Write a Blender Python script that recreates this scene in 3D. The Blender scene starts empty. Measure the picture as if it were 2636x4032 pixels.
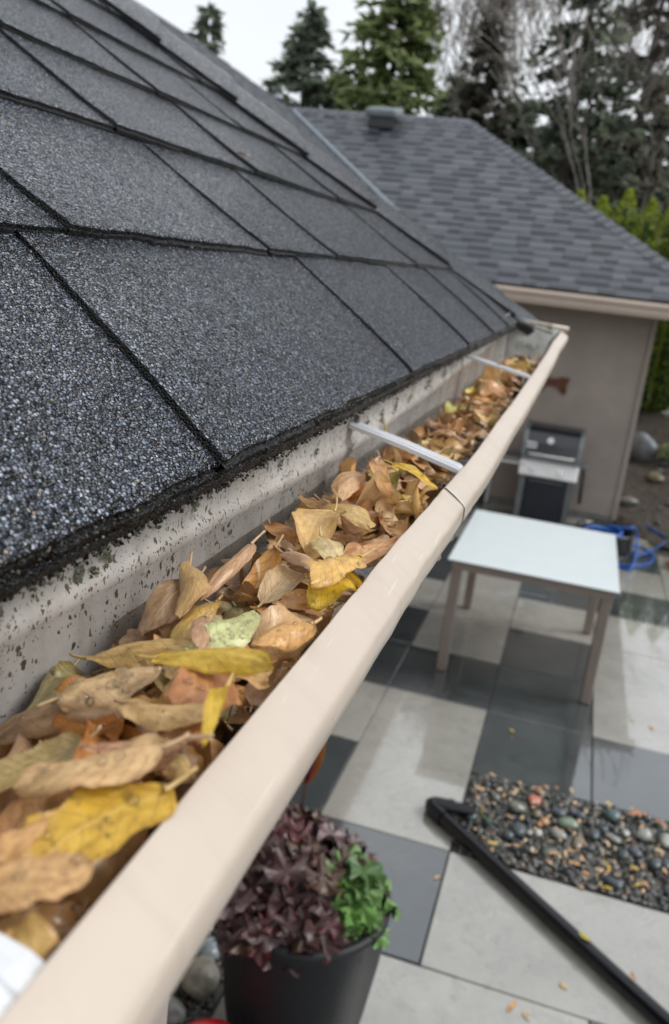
import bpy, bmesh, math, random
import numpy as np
from mathutils import Vector, Matrix, noise

random.seed(11)
rng = np.random.default_rng(5)
scene = bpy.context.scene
COL = scene.collection
EYE = 2.5                 # eye height above the patio, metres
K = 2.5 / 2.2             # the patio side was measured with a 2.2 m eye height

# ------------------------------------------------------------------ camera, sky, sun, exposure
cam_data = bpy.data.cameras.new("camera")
cam = bpy.data.objects.new("camera", cam_data)
COL.objects.link(cam)
pitch, roll, yaw = 0.2772151622749088, -0.11665354130139155, 0.260186630294607
F_ = Vector((math.cos(yaw) * math.cos(pitch), math.sin(yaw) * math.cos(pitch), -math.sin(pitch)))
R_ = Vector((math.sin(yaw), -math.cos(yaw), 0))
D_ = F_.cross(R_)
r_ = R_ * math.cos(roll) + D_ * math.sin(roll)
d_ = D_ * math.cos(roll) - R_ * math.sin(roll)
m3 = Matrix((r_, -d_, -F_)).transposed()
cam.matrix_world = Matrix.Translation((0, 0, EYE)) @ m3.to_4x4()
cam_data.sensor_fit = 'VERTICAL'
cam_data.sensor_height = 36.0
cam_data.sensor_width = 24.0
cam_data.lens = 3360.2 / 4032 * 36
cam_data.clip_start = 0.01
cam_data.clip_end = 2000
cam_data.dof.use_dof = True
cam_data.dof.focus_distance = 0.50
cam_data.dof.aperture_fstop = 10.0
scene.camera = cam

SUN_EL, SUN_AZ = math.radians(48), math.radians(-70)    # direction towards the sun: right of the house
world = bpy.data.worlds.new("World")
scene.world = world
world.use_nodes = True
wn, wl = world.node_tree.nodes, world.node_tree.links
wn.clear()
w_out = wn.new("ShaderNodeOutputWorld")
w_bg = wn.new("ShaderNodeBackground")
w_sky = wn.new("ShaderNodeTexSky")
w_sky.sky_type = 'NISHITA'
w_sky.sun_disc = False
w_sky.sun_elevation = SUN_EL
w_sky.sun_rotation = math.radians(90) - SUN_AZ
w_sky.air_density = 1.0
w_sky.dust_density = 4.0
# overcast: a thick, faintly uneven cloud deck in front of the clear sky
w_tc = wn.new("ShaderNodeTexCoord")
w_no = wn.new("ShaderNodeTexNoise")
w_no.inputs["Scale"].default_value = 2.2
w_no.inputs["Detail"].default_value = 5
w_ramp = wn.new("ShaderNodeValToRGB")
w_ramp.color_ramp.elements[0].position = 0.3
w_ramp.color_ramp.elements[0].color = (7.6, 8.1, 8.7, 1)
w_ramp.color_ramp.elements[1].position = 0.7
w_ramp.color_ramp.elements[1].color = (9.0, 9.25, 9.5, 1)
w_mix = wn.new("ShaderNodeMix")
w_mix.data_type = 'RGBA'
w_mix.inputs[0].default_value = 0.93
wl.new(w_tc.outputs["Generated"], w_no.inputs["Vector"])
wl.new(w_no.outputs["Fac"], w_ramp.inputs["Fac"])
wl.new(w_sky.outputs["Color"], w_mix.inputs[6])
wl.new(w_ramp.outputs["Color"], w_mix.inputs[7])
wl.new(w_mix.outputs[2], w_bg.inputs["Color"])
w_bg.inputs["Strength"].default_value = 0.086
wl.new(w_bg.outputs["Background"], w_out.inputs["Surface"])

sun_d = bpy.data.lights.new("sun", 'SUN')
sun_d.energy = 1.5
sun_d.angle = math.radians(25)
sun_d.color = (1.0, 0.97, 0.93)
sun = bpy.data.objects.new("sun", sun_d)
COL.objects.link(sun)
sd = Vector((math.cos(SUN_EL) * math.cos(SUN_AZ), math.cos(SUN_EL) * math.sin(SUN_AZ), math.sin(SUN_EL)))
sun.rotation_euler = sd.to_track_quat('Z', 'Y').to_euler()
sun.location = (0, 0, 30)

scene.view_settings.view_transform = 'Standard'
scene.view_settings.look = 'None'
scene.view_settings.gamma = 1
scene.view_settings.exposure = 0.48
scene.view_settings.use_curve_mapping = False
scene.cycles.use_denoising = True
scene.cycles.max_bounces = 8
scene.cycles.transparent_max_bounces = 12
scene.cycles.caustics_reflective = False
scene.cycles.caustics_refractive = True
scene.cycles.sample_clamp_indirect = 6

# ------------------------------------------------------------------ object helpers
def tag(o, label=None, cat=None, group=None, kind=None):
    if label: o["label"] = label
    if cat: o["category"] = cat
    if group: o["group"] = group
    if kind: o["kind"] = kind
    return o

def empty(name, loc=(0, 0, 0), label=None, cat=None, group=None, kind=None):
    o = bpy.data.objects.new(name, None)
    o.empty_display_size = 0.05
    o.location = loc
    COL.objects.link(o)
    return tag(o, label, cat, group, kind)

def link(name, me, mats=None, parent=None, world_space=True):
    o = bpy.data.objects.new(name, me)
    COL.objects.link(o)
    if mats:
        for m in (mats if isinstance(mats, (list, tuple)) else [mats]):
            if m.name not in me.materials: me.materials.append(m)
    if parent is not None:
        o.parent = parent
        if world_space:
            bpy.context.view_layer.update() if False else None
            o.matrix_parent_inverse = world_inv(parent)
    return o

def world_inv(p):
    m = Matrix.Identity(4)
    chain = []
    while p is not None:
        chain.append(p); p = p.parent
    for q in reversed(chain):
        m = m @ q.matrix_parent_inverse @ Matrix.LocRotScale(q.location, q.rotation_euler, q.scale)
    return m.inverted()

def mesh(name, verts, faces, smooth=False, mat_idx=None, uvs=None):
    me = bpy.data.meshes.new(name)
    me.from_pydata([tuple(v) for v in verts], [], [tuple(f) for f in faces])
    if smooth: me.polygons.foreach_set("use_smooth", [True] * len(me.polygons))
    if mat_idx is not None: me.polygons.foreach_set("material_index", mat_idx)
    if uvs is not None:
        uv = me.uv_layers.new(name="UVMap")
        idx = np.zeros(len(me.loops), dtype=np.int32)
        me.loops.foreach_get("vertex_index", idx)
        uv.data.foreach_set("uv", np.array(uvs, dtype=np.float32)[idx].ravel())
    me.update()
    return me

class MB:
    """collects shapes into one mesh"""
    def __init__(s): s.v = []; s.f = []; s.m = []
    def add(s, vs, fs, mi=0):
        b = len(s.v); s.v += [tuple(v) for v in vs]; s.f += [tuple(i + b for i in f) for f in fs]; s.m += [mi] * len(fs)
    def box(s, c, d, rot=None, mi=0, bev=0.0):
        x, y, z = d[0] / 2, d[1] / 2, d[2] / 2
        if bev > 0:
            b = min(bev, x * .9, y * .9, z * .9)
            vs = []
            for sx in (-1, 1):
                for sy in (-1, 1):
                    for sz in (-1, 1):
                        vs.append((sx * x, sy * (y - b), sz * (z - b))); vs.append((sx * (x - b), sy * y, sz * (z - b))); vs.append((sx * (x - b), sy * (y - b), sz * z))
            bm = bmesh.new()
            for v in vs: bm.verts.new(v)
            bmesh.ops.convex_hull(bm, input=bm.verts)
            bm.verts.index_update()
            vs = [v.co.copy() for v in bm.verts]; fs = [[v.index for v in f.verts] for f in bm.faces]
            bm.free()
        else:
            vs = [(sx * x, sy * y, sz * z) for sx in (-1, 1) for sy in (-1, 1) for sz in (-1, 1)]
            fs = [(0, 1, 3, 2), (4, 6, 7, 5), (0, 4, 5, 1), (2, 3, 7, 6), (0, 2, 6, 4), (1, 5, 7, 3)]
        M = Matrix.Translation(c) @ (rot.to_4x4() if rot is not None else Matrix.Identity(4))
        s.add([M @ Vector(v) for v in vs], fs, mi)
    def tube(s, pts, r, n=8, mi=0, cap=True):
        pts = [Vector(p) for p in pts]
        rs = r if isinstance(r, (list, tuple)) else [r] * len(pts)
        vs = []; up = Vector((0, 0, 1))
        prev = None
        for i, p in enumerate(pts):
            t = (pts[min(i + 1, len(pts) - 1)] - pts[max(i - 1, 0)])
            t = t.normalized() if t.length > 1e-9 else Vector((0, 0, 1))
            a = prev if prev is not None else (up if abs(t.z) < .95 else Vector((1, 0, 0)))
            a = (a - t * a.dot(t))
            a = a.normalized() if a.length > 1e-6 else t.orthogonal().normalized()
            prev = a
            b = t.cross(a)
            for k in range(n):
                th = 2 * math.pi * k / n
                vs.append(p + (a * math.cos(th) + b * math.sin(th)) * rs[i])
        fs = [(i * n + k, i * n + (k + 1) % n, (i + 1) * n + (k + 1) % n, (i + 1) * n + k) for i in range(len(pts) - 1) for k in range(n)]
        if cap: fs += [tuple(range(n))[::-1], tuple((len(pts) - 1) * n + k for k in range(n))]
        s.add(vs, fs, mi)
    def lathe(s, prof, c=(0, 0, 0), n=32, mi=0):
        vs = []; 
        for (r, z) in prof:
            for k in range(n):
                th = 2 * math.pi * k / n
                vs.append((c[0] + r * math.cos(th), c[1] + r * math.sin(th), c[2] + z))
        fs = [(i * n + k, i * n + (k + 1) % n, (i + 1) * n + (k + 1) % n, (i + 1) * n + k) for i in range(len(prof) - 1) for k in range(n)]
        s.add(vs, fs, mi)
    def prism(s, poly, axis, a, b, mi=0):
        """extrude a 2-D polygon along an axis; poly gives the other two coordinates in order"""
        n = len(poly); vs = []
        for t in (a, b):
            for (p, q) in poly:
                vs.append({'x': (t, p, q), 'y': (p, t, q), 'z': (p, q, t)}[axis])
        fs = [tuple(range(n))[::-1], tuple(range(n, 2 * n))] + [(k, (k + 1) % n, n + (k + 1) % n, n + k) for k in range(n)]
        s.add(vs, fs, mi)
    def stone(s, c, d, rz=0, seed=0, mi=0, sub=2, rough=.18):
        bm = bmesh.new(); bmesh.ops.create_icosphere(bm, subdivisions=sub, radius=1)
        bm.verts.index_update()
        vs = []
        Mr = Matrix.Rotation(rz, 3, 'Z')
        for v in bm.verts:
            n = 1 + rough * noise.noise(v.co * 1.1 + Vector((seed * 3.7, seed, 0))) + rough * .4 * noise.noise(v.co * 3 + Vector((seed, 0, 5)))
            q = Mr @ Vector((v.co.x * d[0] * n, v.co.y * d[1] * n, v.co.z * d[2] * n))
            vs.append(q + Vector(c))
        fs = [[v.index for v in f.verts] for f in bm.faces]
        bm.free(); s.add(vs, fs, mi)
    def build(s, name, mats, parent=None, smooth=False):
        me = mesh(name, s.v, s.f, smooth, s.m)
        for m in (mats if isinstance(mats, (list, tuple)) else [mats]): me.materials.append(m)
        return link(name, me, None, parent)

def fix_normals(o):
    bm = bmesh.new(); bm.from_mesh(o.data); bmesh.ops.recalc_face_normals(bm, faces=bm.faces); bm.to_mesh(o.data); bm.free()

def auto_smooth(o, ang=40):
    me = o.data
    me.polygons.foreach_set("use_smooth", [True] * len(me.polygons))
    me.set_sharp_from_angle(angle=math.radians(ang))

def scatter(name, temps, xf, mats, parent=None, smooth=False, midx=None):
    """join many transformed copies of small template meshes (verts, faces) into one mesh, numpy-fast"""
    V, Fq, off = [], [], 0
    for (ti, M) in xf:
        tv, tf = temps[ti]
        V.append(tv @ M[:3, :3].T + M[:3, 3]); Fq.append([tuple(i + off for i in f) for f in tf]); off += len(tv)
    me = bpy.data.meshes.new(name)
    V = np.concatenate(V); flat = [f for fs in Fq for f in fs]
    tot = np.array([len(f) for f in flat], dtype=np.int32); start = np.concatenate([[0], np.cumsum(tot)[:-1]]).astype(np.int32)
    idx = np.fromiter((i for f in flat for i in f), dtype=np.int32, count=int(tot.sum()))
    me.vertices.add(len(V)); me.vertices.foreach_set("co", V.astype(np.float32).ravel())
    me.loops.add(len(idx)); me.loops.foreach_set("vertex_index", idx)
    me.polygons.add(len(tot)); me.polygons.foreach_set("loop_start", start)
    if midx is not None: me.polygons.foreach_set("material_index", np.array([midx[ti][k] for (ti, _) in xf for k in range(len(temps[ti][1]))], dtype=np.int32))
    if smooth: me.polygons.foreach_set("use_smooth", [True] * len(tot))
    me.update(calc_edges=True); me.validate()
    for m in (mats if isinstance(mats, (list, tuple)) else [mats]): me.materials.append(m)
    return link(name, me, None, parent)

def npM(M): return np.array([list(r) for r in M], dtype=float)


# ------------------------------------------------------------------ material helpers
class NT:
    def __init__(s, name):
        s.m = bpy.data.materials.new(name); s.m.use_nodes = True
        s.t = s.m.node_tree; s.n = s.t.nodes; s.l = s.t.links; s.n.clear()
        s.out = s.n.new("ShaderNodeOutputMaterial"); s.b = s.n.new("ShaderNodeBsdfPrincipled")
        s.l.new(s.b.outputs[0], s.out.inputs[0])
        s.pos_ = None
    def pos(s):
        if s.pos_ is None: s.pos_ = s.n.new("ShaderNodeNewGeometry")
        return s.pos_.outputs["Position"]
    def geo(s):
        s.pos(); return s.pos_
    def set(s, k, v):
        if hasattr(v, "links"): s.l.new(v, s.b.inputs[k])
        else:
            s.b.inputs[k].default_value = tuple(v) + (1,) if isinstance(v, (tuple, list)) and len(v) == 3 else v
        return s
    def _in(s, node, key, v):
        if v is None: return
        if hasattr(v, "links"): s.l.new(v, node.inputs[key])
        else: node.inputs[key].default_value = v
    def noise(s, scale, detail=3, rough=.5, vec=None, dist=0, out="Fac"):
        n = s.n.new("ShaderNodeTexNoise"); n.inputs["Scale"].default_value = scale; n.inputs["Detail"].default_value = detail
        n.inputs["Roughness"].default_value = rough; n.inputs["Distortion"].default_value = dist
        s.l.new(vec if vec is not None else s.pos(), n.inputs["Vector"]); return n.outputs[out]
    def voro(s, scale, vec=None, feature='F1', out="Distance", rnd=1.0):
        n = s.n.new("ShaderNodeTexVoronoi"); n.feature = feature; n.inputs["Scale"].default_value = scale
        n.inputs["Randomness"].default_value = rnd
        s.l.new(vec if vec is not None else s.pos(), n.inputs["Vector"]); return n.outputs[out]
    def ramp(s, fac, stops, interp='LINEAR'):
        n = s.n.new("ShaderNodeValToRGB"); cr = n.color_ramp; cr.interpolation = interp
        while len(cr.elements) < len(stops): cr.elements.new(.5)
        for e, (p, c) in zip(cr.elements, stops):
            e.position = p; e.color = tuple(c) + (1,) if len(c) == 3 else c
        s.l.new(fac, n.inputs[0]); return n.outputs[0]
    def mix(s, fac, a, b, blend='MIX'):
        n = s.n.new("ShaderNodeMix"); n.data_type = 'RGBA'; n.blend_type = blend
        for k, v in ((0, fac), (6, a), (7, b)):
            if isinstance(v, (tuple, list)) and len(v) == 3: v = tuple(v) + (1,)
            s._in(n, k, v)
        return n.outputs[2]
    def math(s, op, a, b=None, c=None, clamp=False):
        n = s.n.new("ShaderNodeMath"); n.operation = op; n.use_clamp = clamp
        for i, v in enumerate((a, b, c)): s._in(n, i, v)
        return n.outputs[0]
    def mapr(s, v, a, b, c=0.0, d=1.0):
        n = s.n.new("ShaderNodeMapRange"); s.l.new(v, n.inputs[0])
        for i, k in enumerate((a, b, c, d)): n.inputs[i + 1].default_value = k
        return n.outputs[0]
    def sep(s, v):
        n = s.n.new("ShaderNodeSeparateXYZ"); s.l.new(v, n.inputs[0]); return n.outputs
    def scalev(s, v, sc, rot=(0, 0, 0)):
        n = s.n.new("ShaderNodeMapping"); s.l.new(v, n.inputs[0]); n.inputs["Scale"].default_value = sc; n.inputs["Rotation"].default_value = rot
        return n.outputs[0]
    def bump(s, h, dist, strength=1.0, normal=None):
        n = s.n.new("ShaderNodeBump"); n.inputs["Distance"].default_value = dist; n.inputs["Strength"].default_value = strength
        s.l.new(h, n.inputs["Height"])
        if normal is not None: s.l.new(normal, n.inputs["Normal"])
        return n.outputs[0]

def simple(name, col, rough=.5, metal=0.0, var=.12, scale=8.0, bump=0.0, bscale=60, coat=0.0, spec=.5, coat_r=.1):
    t = NT(name)
    n = t.noise(scale, 4, .6)
    dark = tuple(c * (1 - var) for c in col); lite = tuple(min(1, c * (1 + var)) for c in col)
    t.set("Base Color", t.ramp(n, [(.3, dark), (.7, lite)]))
    t.set("Roughness", rough); t.set("Metallic", metal); t.set("Coat Weight", coat); t.set("Coat Roughness", coat_r)
    t.set("Specular IOR Level", spec)
    if bump: t.set("Normal", t.bump(t.noise(bscale, 3), bump))
    return t.m

# --- wet mineral granules (near roof)
def mat_granules():
    t = NT("wet_shingle_granules")
    p = t.pos()
    wv = t.n.new("ShaderNodeVectorMath"); wv.operation = 'ADD'
    nz = t.n.new("ShaderNodeVectorMath"); nz.operation = 'SCALE'; nz.inputs[3].default_value = .0007
    t.l.new(t.noise(900, 1, out="Color"), nz.inputs[0]); t.l.new(p, wv.inputs[0]); t.l.new(nz.outputs[0], wv.inputs[1])
    q = wv.outputs[0]
    cell = t.voro(500, q, out="Color"); sp = t.sep(cell)
    edge = t.voro(500, q, 'DISTANCE_TO_EDGE')
    col = t.ramp(sp[0], [(0, (.003, .004, .006)), (.28, (.013, .017, .027)), (.46, (.06, .076, .115)), (.66, (.20, .24, .325)), (.85, (.48, .54, .65)), (.98, (.55, .57, .60)), (.991, (.46, .33, .22)), (1, (.5, .42, .32))], 'CONSTANT')
    big = t.noise(5, 4, .6)
    col = t.mix(t.mapr(big, .38, .72, 0, .35), col, (.03, .033, .040))
    gap = t.mapr(edge, .03, .17, 1, 0)
    col = t.mix(gap, col, (.004, .004, .005))  # occlusion in the pits between granules, painted into colour and gloss
    t.set("Base Color", col)
    t.set("Roughness", t.mapr(sp[1], 0, 1, .16, .42))
    open_ = t.math('SUBTRACT', 1.0, gap)
    gl = t.math('MULTIPLY', open_, t.mapr(sp[2], .08, .50, .16, 1.0))
    t.set("Specular IOR Level", t.math('MULTIPLY', gl, .9)); t.set("Coat Weight", gl); t.set("Coat Roughness", .15); t.set("Coat IOR", 1.8)
    # every granule is a small facet with its own tilt
    sub = t.n.new("ShaderNodeVectorMath"); sub.operation = 'SUBTRACT'; t.l.new(cell, sub.inputs[0]); sub.inputs[1].default_value = (.5, .5, .5)
    scl = t.n.new("ShaderNodeVectorMath"); scl.operation = 'SCALE'; t.l.new(sub.outputs[0], scl.inputs[0]); scl.inputs[3].default_value = .95
    add = t.n.new("ShaderNodeVectorMath"); add.operation = 'ADD'; t.l.new(t.geo().outputs["Normal"], add.inputs[0]); t.l.new(scl.outputs[0], add.inputs[1])
    nrm = t.n.new("ShaderNodeVectorMath"); nrm.operation = 'NORMALIZE'; t.l.new(add.outputs[0], nrm.inputs[0])
    hgt = t.math('MULTIPLY', t.mapr(edge, 0, .24, 0, 1), t.math('MULTIPLY_ADD', sp[2], .8, .4))
    t.set("Normal", t.bump(hgt, .0014, 1.0, nrm.outputs[0]))
    scl2 = t.n.new("ShaderNodeVectorMath"); scl2.operation = 'SCALE'; t.l.new(sub.outputs[0], scl2.inputs[0]); scl2.inputs[3].default_value = .26
    add2 = t.n.new("ShaderNodeVectorMath"); add2.operation = 'ADD'; t.l.new(t.geo().outputs["Normal"], add2.inputs[0]); t.l.new(scl2.outputs[0], add2.inputs[1])
    nrm2 = t.n.new("ShaderNodeVectorMath"); nrm2.operation = 'NORMALIZE'; t.l.new(add2.outputs[0], nrm2.inputs[0])
    t.set("Coat Normal", t.bump(hgt, .0012, .8, nrm2.outputs[0]))
    return t.m
M_GRAN = mat_granules()
def mat_asphalt():
    t = NT("wet_asphalt_edge")
    c = t.voro(700, out="Color"); s_ = t.sep(c)
    n = t.noise(18, 3)
    col = t.ramp(s_[0], [(0, (.003, .003, .004)), (.6, (.009, .010, .011)), (.9, (.022, .024, .024)), (.975, (.10, .09, .07))], 'CONSTANT')
    col = t.mix(t.mapr(n, .58, .75, 0, .45), col, (.012, .020, .008))
    t.set("Base Color", col); t.set("Roughness", .3)
    t.set("Normal", t.bump(t.math('SUBTRACT', s_[1], t.voro(700)), .0016))
    return t.m
M_ASPH = mat_asphalt()

def mat_far_shingle():
    t = NT("far_roof_shingle")
    oi = t.n.new("ShaderNodeObjectInfo").outputs["Random"]
    isl = t.geo().outputs["Random Per Island"]
    r = t.math('FRACT', t.math('ADD', oi, isl))
    col = t.ramp(r, [(0, (.066, .074, .090)), (.5, (.086, .095, .114)), (1, (.115, .124, .142))])
    sp = t.voro(260, out="Color")
    col = t.mix(.45, col, t.mix(1.0, col, sp, 'MULTIPLY'))
    col = t.mix(t.mapr(t.noise(1.3, 4), .4, .75, 0, .4), col, (.14, .145, .15))
    t.set("Base Color", col); t.set("Roughness", .42); t.set("Specular IOR Level", .5)
    t.set("Normal", t.bump(t.noise(300, 2), .002, .8))
    return t.m
M_FSH = mat_far_shingle()
M_FEDGE = simple("far_shingle_edge", (.018, .02, .024), .6)

# --- painted gutter metal
def mat_gutter_paint():
    t = NT("beige_gutter_paint")
    n = t.noise(6, 4, .6); n2 = t.noise(90, 3)
    col = t.ramp(n, [(.3, (.52, .437, .362)), (.7, (.575, .492, .412))])
    sp = t.voro(42)
    col = t.mix(t.math('MULTIPLY', t.math('LESS_THAN', sp, .035), t.math('GREATER_THAN', n2, .52)), col, (.30, .17, .12))
    drip = t.noise(1, 4, .6, t.scalev(t.pos(), (90, 14, 14)))
    col = t.mix(t.mapr(drip, .52, .72, 0, .22), col, (.40, .33, .27))
    scr = t.noise(1, 2, .5, t.scalev(t.pos(), (22, 420, 420)))
    col = t.mix(t.mapr(scr, .66, .72, 0, .35), col, (.72, .66, .58))
    t.set("Base Color", col); t.set("Roughness", t.mapr(n2, .3, .7, .30, .46))
    t.set("Normal", t.bump(t.noise(12, 2), .0015, .35))
    t.set("Coat Weight", .12); t.set("Coat Roughness", .15)
    return t.m
M_PAINT = mat_gutter_paint()

def mat_gutter_inside():
    t = NT("stained_gutter_inside")
    p = t.pos(); x, y, z = t.sep(p)
    n = t.noise(9, 5, .6)
    col = t.ramp(n, [(.25, (.36, .345, .325)), (.5, (.50, .475, .45)), (.8, (.60, .58, .55))])
    streak = t.noise(1, 5, .65, t.scalev(p, (60, 60, 9)))
    col = t.mix(t.mapr(streak, .45, .70, 0, .5), col, (.30, .27, .23))
    # moss specks: small blotches, thicker towards the top and the far end
    vs = t.scalev(p, (1, 1, .75))
    warp = t.n.new("ShaderNodeVectorMath"); warp.operation = 'ADD'
    nz = t.noise(260, 3, out="Color"); sc = t.n.new("ShaderNodeVectorMath"); sc.operation = 'SCALE'; sc.inputs[3].default_value = .0055
    t.l.new(nz, sc.inputs[0]); t.l.new(vs, warp.inputs[0]); t.l.new(sc.outputs[0], warp.inputs[1])
    hi = t.mapr(z, EYE - .205, EYE - .125, .0, 1.0)
    dens = t.math('ADD', t.math('MULTIPLY_ADD', hi, .52, .02), t.mapr(x, .2, 1.4, .02, .34))
    dens = t.math('ADD', dens, t.mapr(t.noise(22, 3), .35, .7, -.22, .22))
    for scl, thr in ((210, .27), (420, .32), (120, .16), (700, .34)):
        d = t.voro(scl, warp.outputs[0]); c = t.sep(t.voro(scl, warp.outputs[0], out="Color"))
        size = t.math('MULTIPLY', c[1], thr * 1.5)
        m = t.math('MULTIPLY', t.math('LESS_THAN', d, size), t.math('LESS_THAN', c[0], dens))
        spot = t.ramp(c[2], [(0, (.035, .035, .012)), (.5, (.06, .045, .02)), (.8, (.085, .08, .03)), (1, (.05, .018, .012))])
        col = t.mix(t.math('MULTIPLY', m, .9), col, spot)
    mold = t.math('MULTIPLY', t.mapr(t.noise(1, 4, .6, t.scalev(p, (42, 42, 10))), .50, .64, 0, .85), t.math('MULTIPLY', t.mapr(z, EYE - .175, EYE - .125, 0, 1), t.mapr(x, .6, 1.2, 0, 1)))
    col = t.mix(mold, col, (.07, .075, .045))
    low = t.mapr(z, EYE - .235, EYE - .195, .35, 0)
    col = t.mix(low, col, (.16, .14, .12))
    t.set("Base Color", col); t.set("Roughness", .38)
    t.set("Normal", t.bump(t.noise(140, 4), .0006, .6))
    return t.m
M_INSIDE = mat_gutter_inside()

def mat_alu():
    t = NT("white_aluminium_strap")
    n = t.noise(1, 4, .6, t.scalev(t.pos(), (60, 6, 60)))
    t.set("Base Color", t.ramp(n, [(.3, (.56, .57, .58)), (.7, (.72, .74, .76))]))
    t.set("Metallic", .0); t.set("Roughness", .32)
    return t.m
M_ALU = mat_alu()

# --- dead leaf
def mat_leaf():
    t = NT("dead_leaf")
    oi = t.n.new("ShaderNodeObjectInfo")
    base = oi.outputs["Color"]; rnd = oi.outputs["Random"]
    uv = t.n.new("ShaderNodeUVMap").outputs[0]
    u, v, _ = t.sep(uv)
    av = t.math('ABSOLUTE', t.math('MULTIPLY_ADD', v, 2.0, -1.0))
    mid = t.math('LESS_THAN', av, .045)
    ph = t.math('ADD', t.math('MULTIPLY', u, 9.0), t.math('MULTIPLY', av, -2.0))
    ph = t.math('ADD', ph, t.math('MULTIPLY', t.noise(3, 2, .5, uv), .5))
    saw = t.math('ABSOLUTE', t.math('SUBTRACT', t.math('FRACT', ph), .5))     # 0 at the vein
    side = t.mapr(saw, .0, .06, 1, 0)
    vein = t.math('MAXIMUM', mid, t.math('MULTIPLY', side, .38))
    off = t.n.new("ShaderNodeVectorMath"); off.operation = 'ADD'
    comb = t.n.new("ShaderNodeCombineXYZ"); t.l.new(t.math('MULTIPLY', rnd, 37.0), comb.inputs[0]); t.l.new(t.math('MULTIPLY', rnd, 11.0), comb.inputs[1])
    t.l.new(uv, off.inputs[0]); t.l.new(comb.outputs[0], off.inputs[1])
    mot = t.noise(5, 5, .65, off.outputs[0])
    mot2 = t.noise(22, 4, .6, off.outputs[0])
    dark = t.mix(1.0, base, (.50, .40, .34), 'MULTIPLY')
    lite = t.mix(.35, base, (.74, .56, .30))
    col = t.mix(t.mapr(mot, .34, .60, .7, 0), base, dark)
    col = t.mix(t.mapr(mot, .55, .75, 0, .6), col, lite)
    spots = t.math('MULTIPLY', t.mapr(mot2, .64, .70, 0, 1), .6)
    col = t.mix(spots, col, (.10, .05, .025))
    edge = t.mapr(av, .86, 1.0, 0, .5)
    col = t.mix(edge, col, dark)
    col = t.mix(t.math('MULTIPLY', vein, .6), col, lite)
    back = t.geo().outputs["Backfacing"]
    t.geo()
    col = t.mix(t.math('MULTIPLY', back, .35), col, (.55, .42, .27))
    t.set("Base Color", col)
    t.set("Roughness", t.mapr(mot2, .3, .7, .28, .55))
    t.set("Specular IOR Level", .5)
    t.set("Coat Weight", .4); t.set("Coat Roughness", .14)
    h = t.math('ADD', t.math('MULTIPLY', vein, -1.0), t.math('MULTIPLY', mot2, .5))
    h = t.math('ADD', h, t.math('MULTIPLY', t.noise(60, 3, .6, off.outputs[0]), .25))
    t.set("Normal", t.bump(h, .0008, .9))
    tr = t.n.new("ShaderNodeBsdfTranslucent"); t.l.new(col, tr.inputs[0])
    mx = t.n.new("ShaderNodeMixShader"); mx.inputs[0].default_value = .22
    t.l.new(t.b.outputs[0], mx.inputs[1]); t.l.new(tr.outputs[0], mx.inputs[2]); t.l.new(mx.outputs[0], t.out.inputs[0])
    return t.m
M_LEAF = mat_leaf()

def mat_water(name="clear_water", col=(1, 1, 1), rough=0.0):
    t = NT(name); t.set("Base Color", col); t.set("Transmission Weight", 1.0); t.set("IOR", 1.33); t.set("Roughness", rough)
    return t
_w = mat_water(); M_DROP = _w.m
_w = mat_water("gutter_water", (.93, .84, .70)); _w.set("Normal", _w.bump(_w.noise(45, 2), .0010, .5)); M_WATER = _w.m

# --- pavers
def mat_paver(name, c0, c1, c2):
    t = NT(name)
    oi = t.n.new("ShaderNodeObjectInfo").outputs["Random"]
    n = t.noise(3.2, 6, .62); n2 = t.noise(40, 4, .6)
    col = t.ramp(n, [(.25, c0), (.5, c1), (.75, c2)])
    col = t.mix(t.mapr(oi, 0, 1, 0, .35), col, tuple(c * .72 for c in c1))
    col = t.mix(t.mapr(n2, .35, .7, .0, .30), col, c0)
    blot = t.noise(7.5, 6, .7, None, 1.2)
    col = t.mix(t.mapr(blot, .50, .72, 0, .45), col, tuple(c * .62 for c in c0))
    col = t.mix(t.mapr(t.noise(14, 5, .7), .58, .74, 0, .35), col, tuple(min(1, c * 1.25) for c in c2))
    speck = t.math('MULTIPLY', t.math('LESS_THAN', t.voro(26), .10), t.math('GREATER_THAN', blot, .5))
    col = t.mix(t.math('MULTIPLY', speck, .5), col, (.05, .045, .035))
    t.set("Base Color", col)
    wet = t.noise(1.1, 4, .55)
    t.set("Roughness", t.mapr(wet, .38, .62, .04, .26))
    t.set("Specular IOR Level", .8)
    t.set("Coat Weight", 1.0); t.set("Coat Roughness", .02); t.set("Coat IOR", 1.75)
    t.set("Normal", t.bump(n2, .0012, .35))
    nb = t.n[-1] if False else None
    cb = t.n.new("ShaderNodeBump"); cb.inputs["Distance"].default_value = .004; cb.inputs["Strength"].default_value = .10
    t.l.new(t.noise(6, 3), cb.inputs["Height"]); t.l.new(cb.outputs[0], t.b.inputs["Coat Normal"])
    return t.m
M_PLIGHT = mat_paver("wet_light_paver", (.27, .265, .235), (.36, .35, .315), (.43, .42, .385))
M_PDARK = mat_paver("wet_slate_paver", (.034, .040, .042), (.058, .067, .071), (.088, .098, .100))
M_GROUT = simple("joint_sand", (.085, .08, .068), .7, bump=.003)

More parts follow.
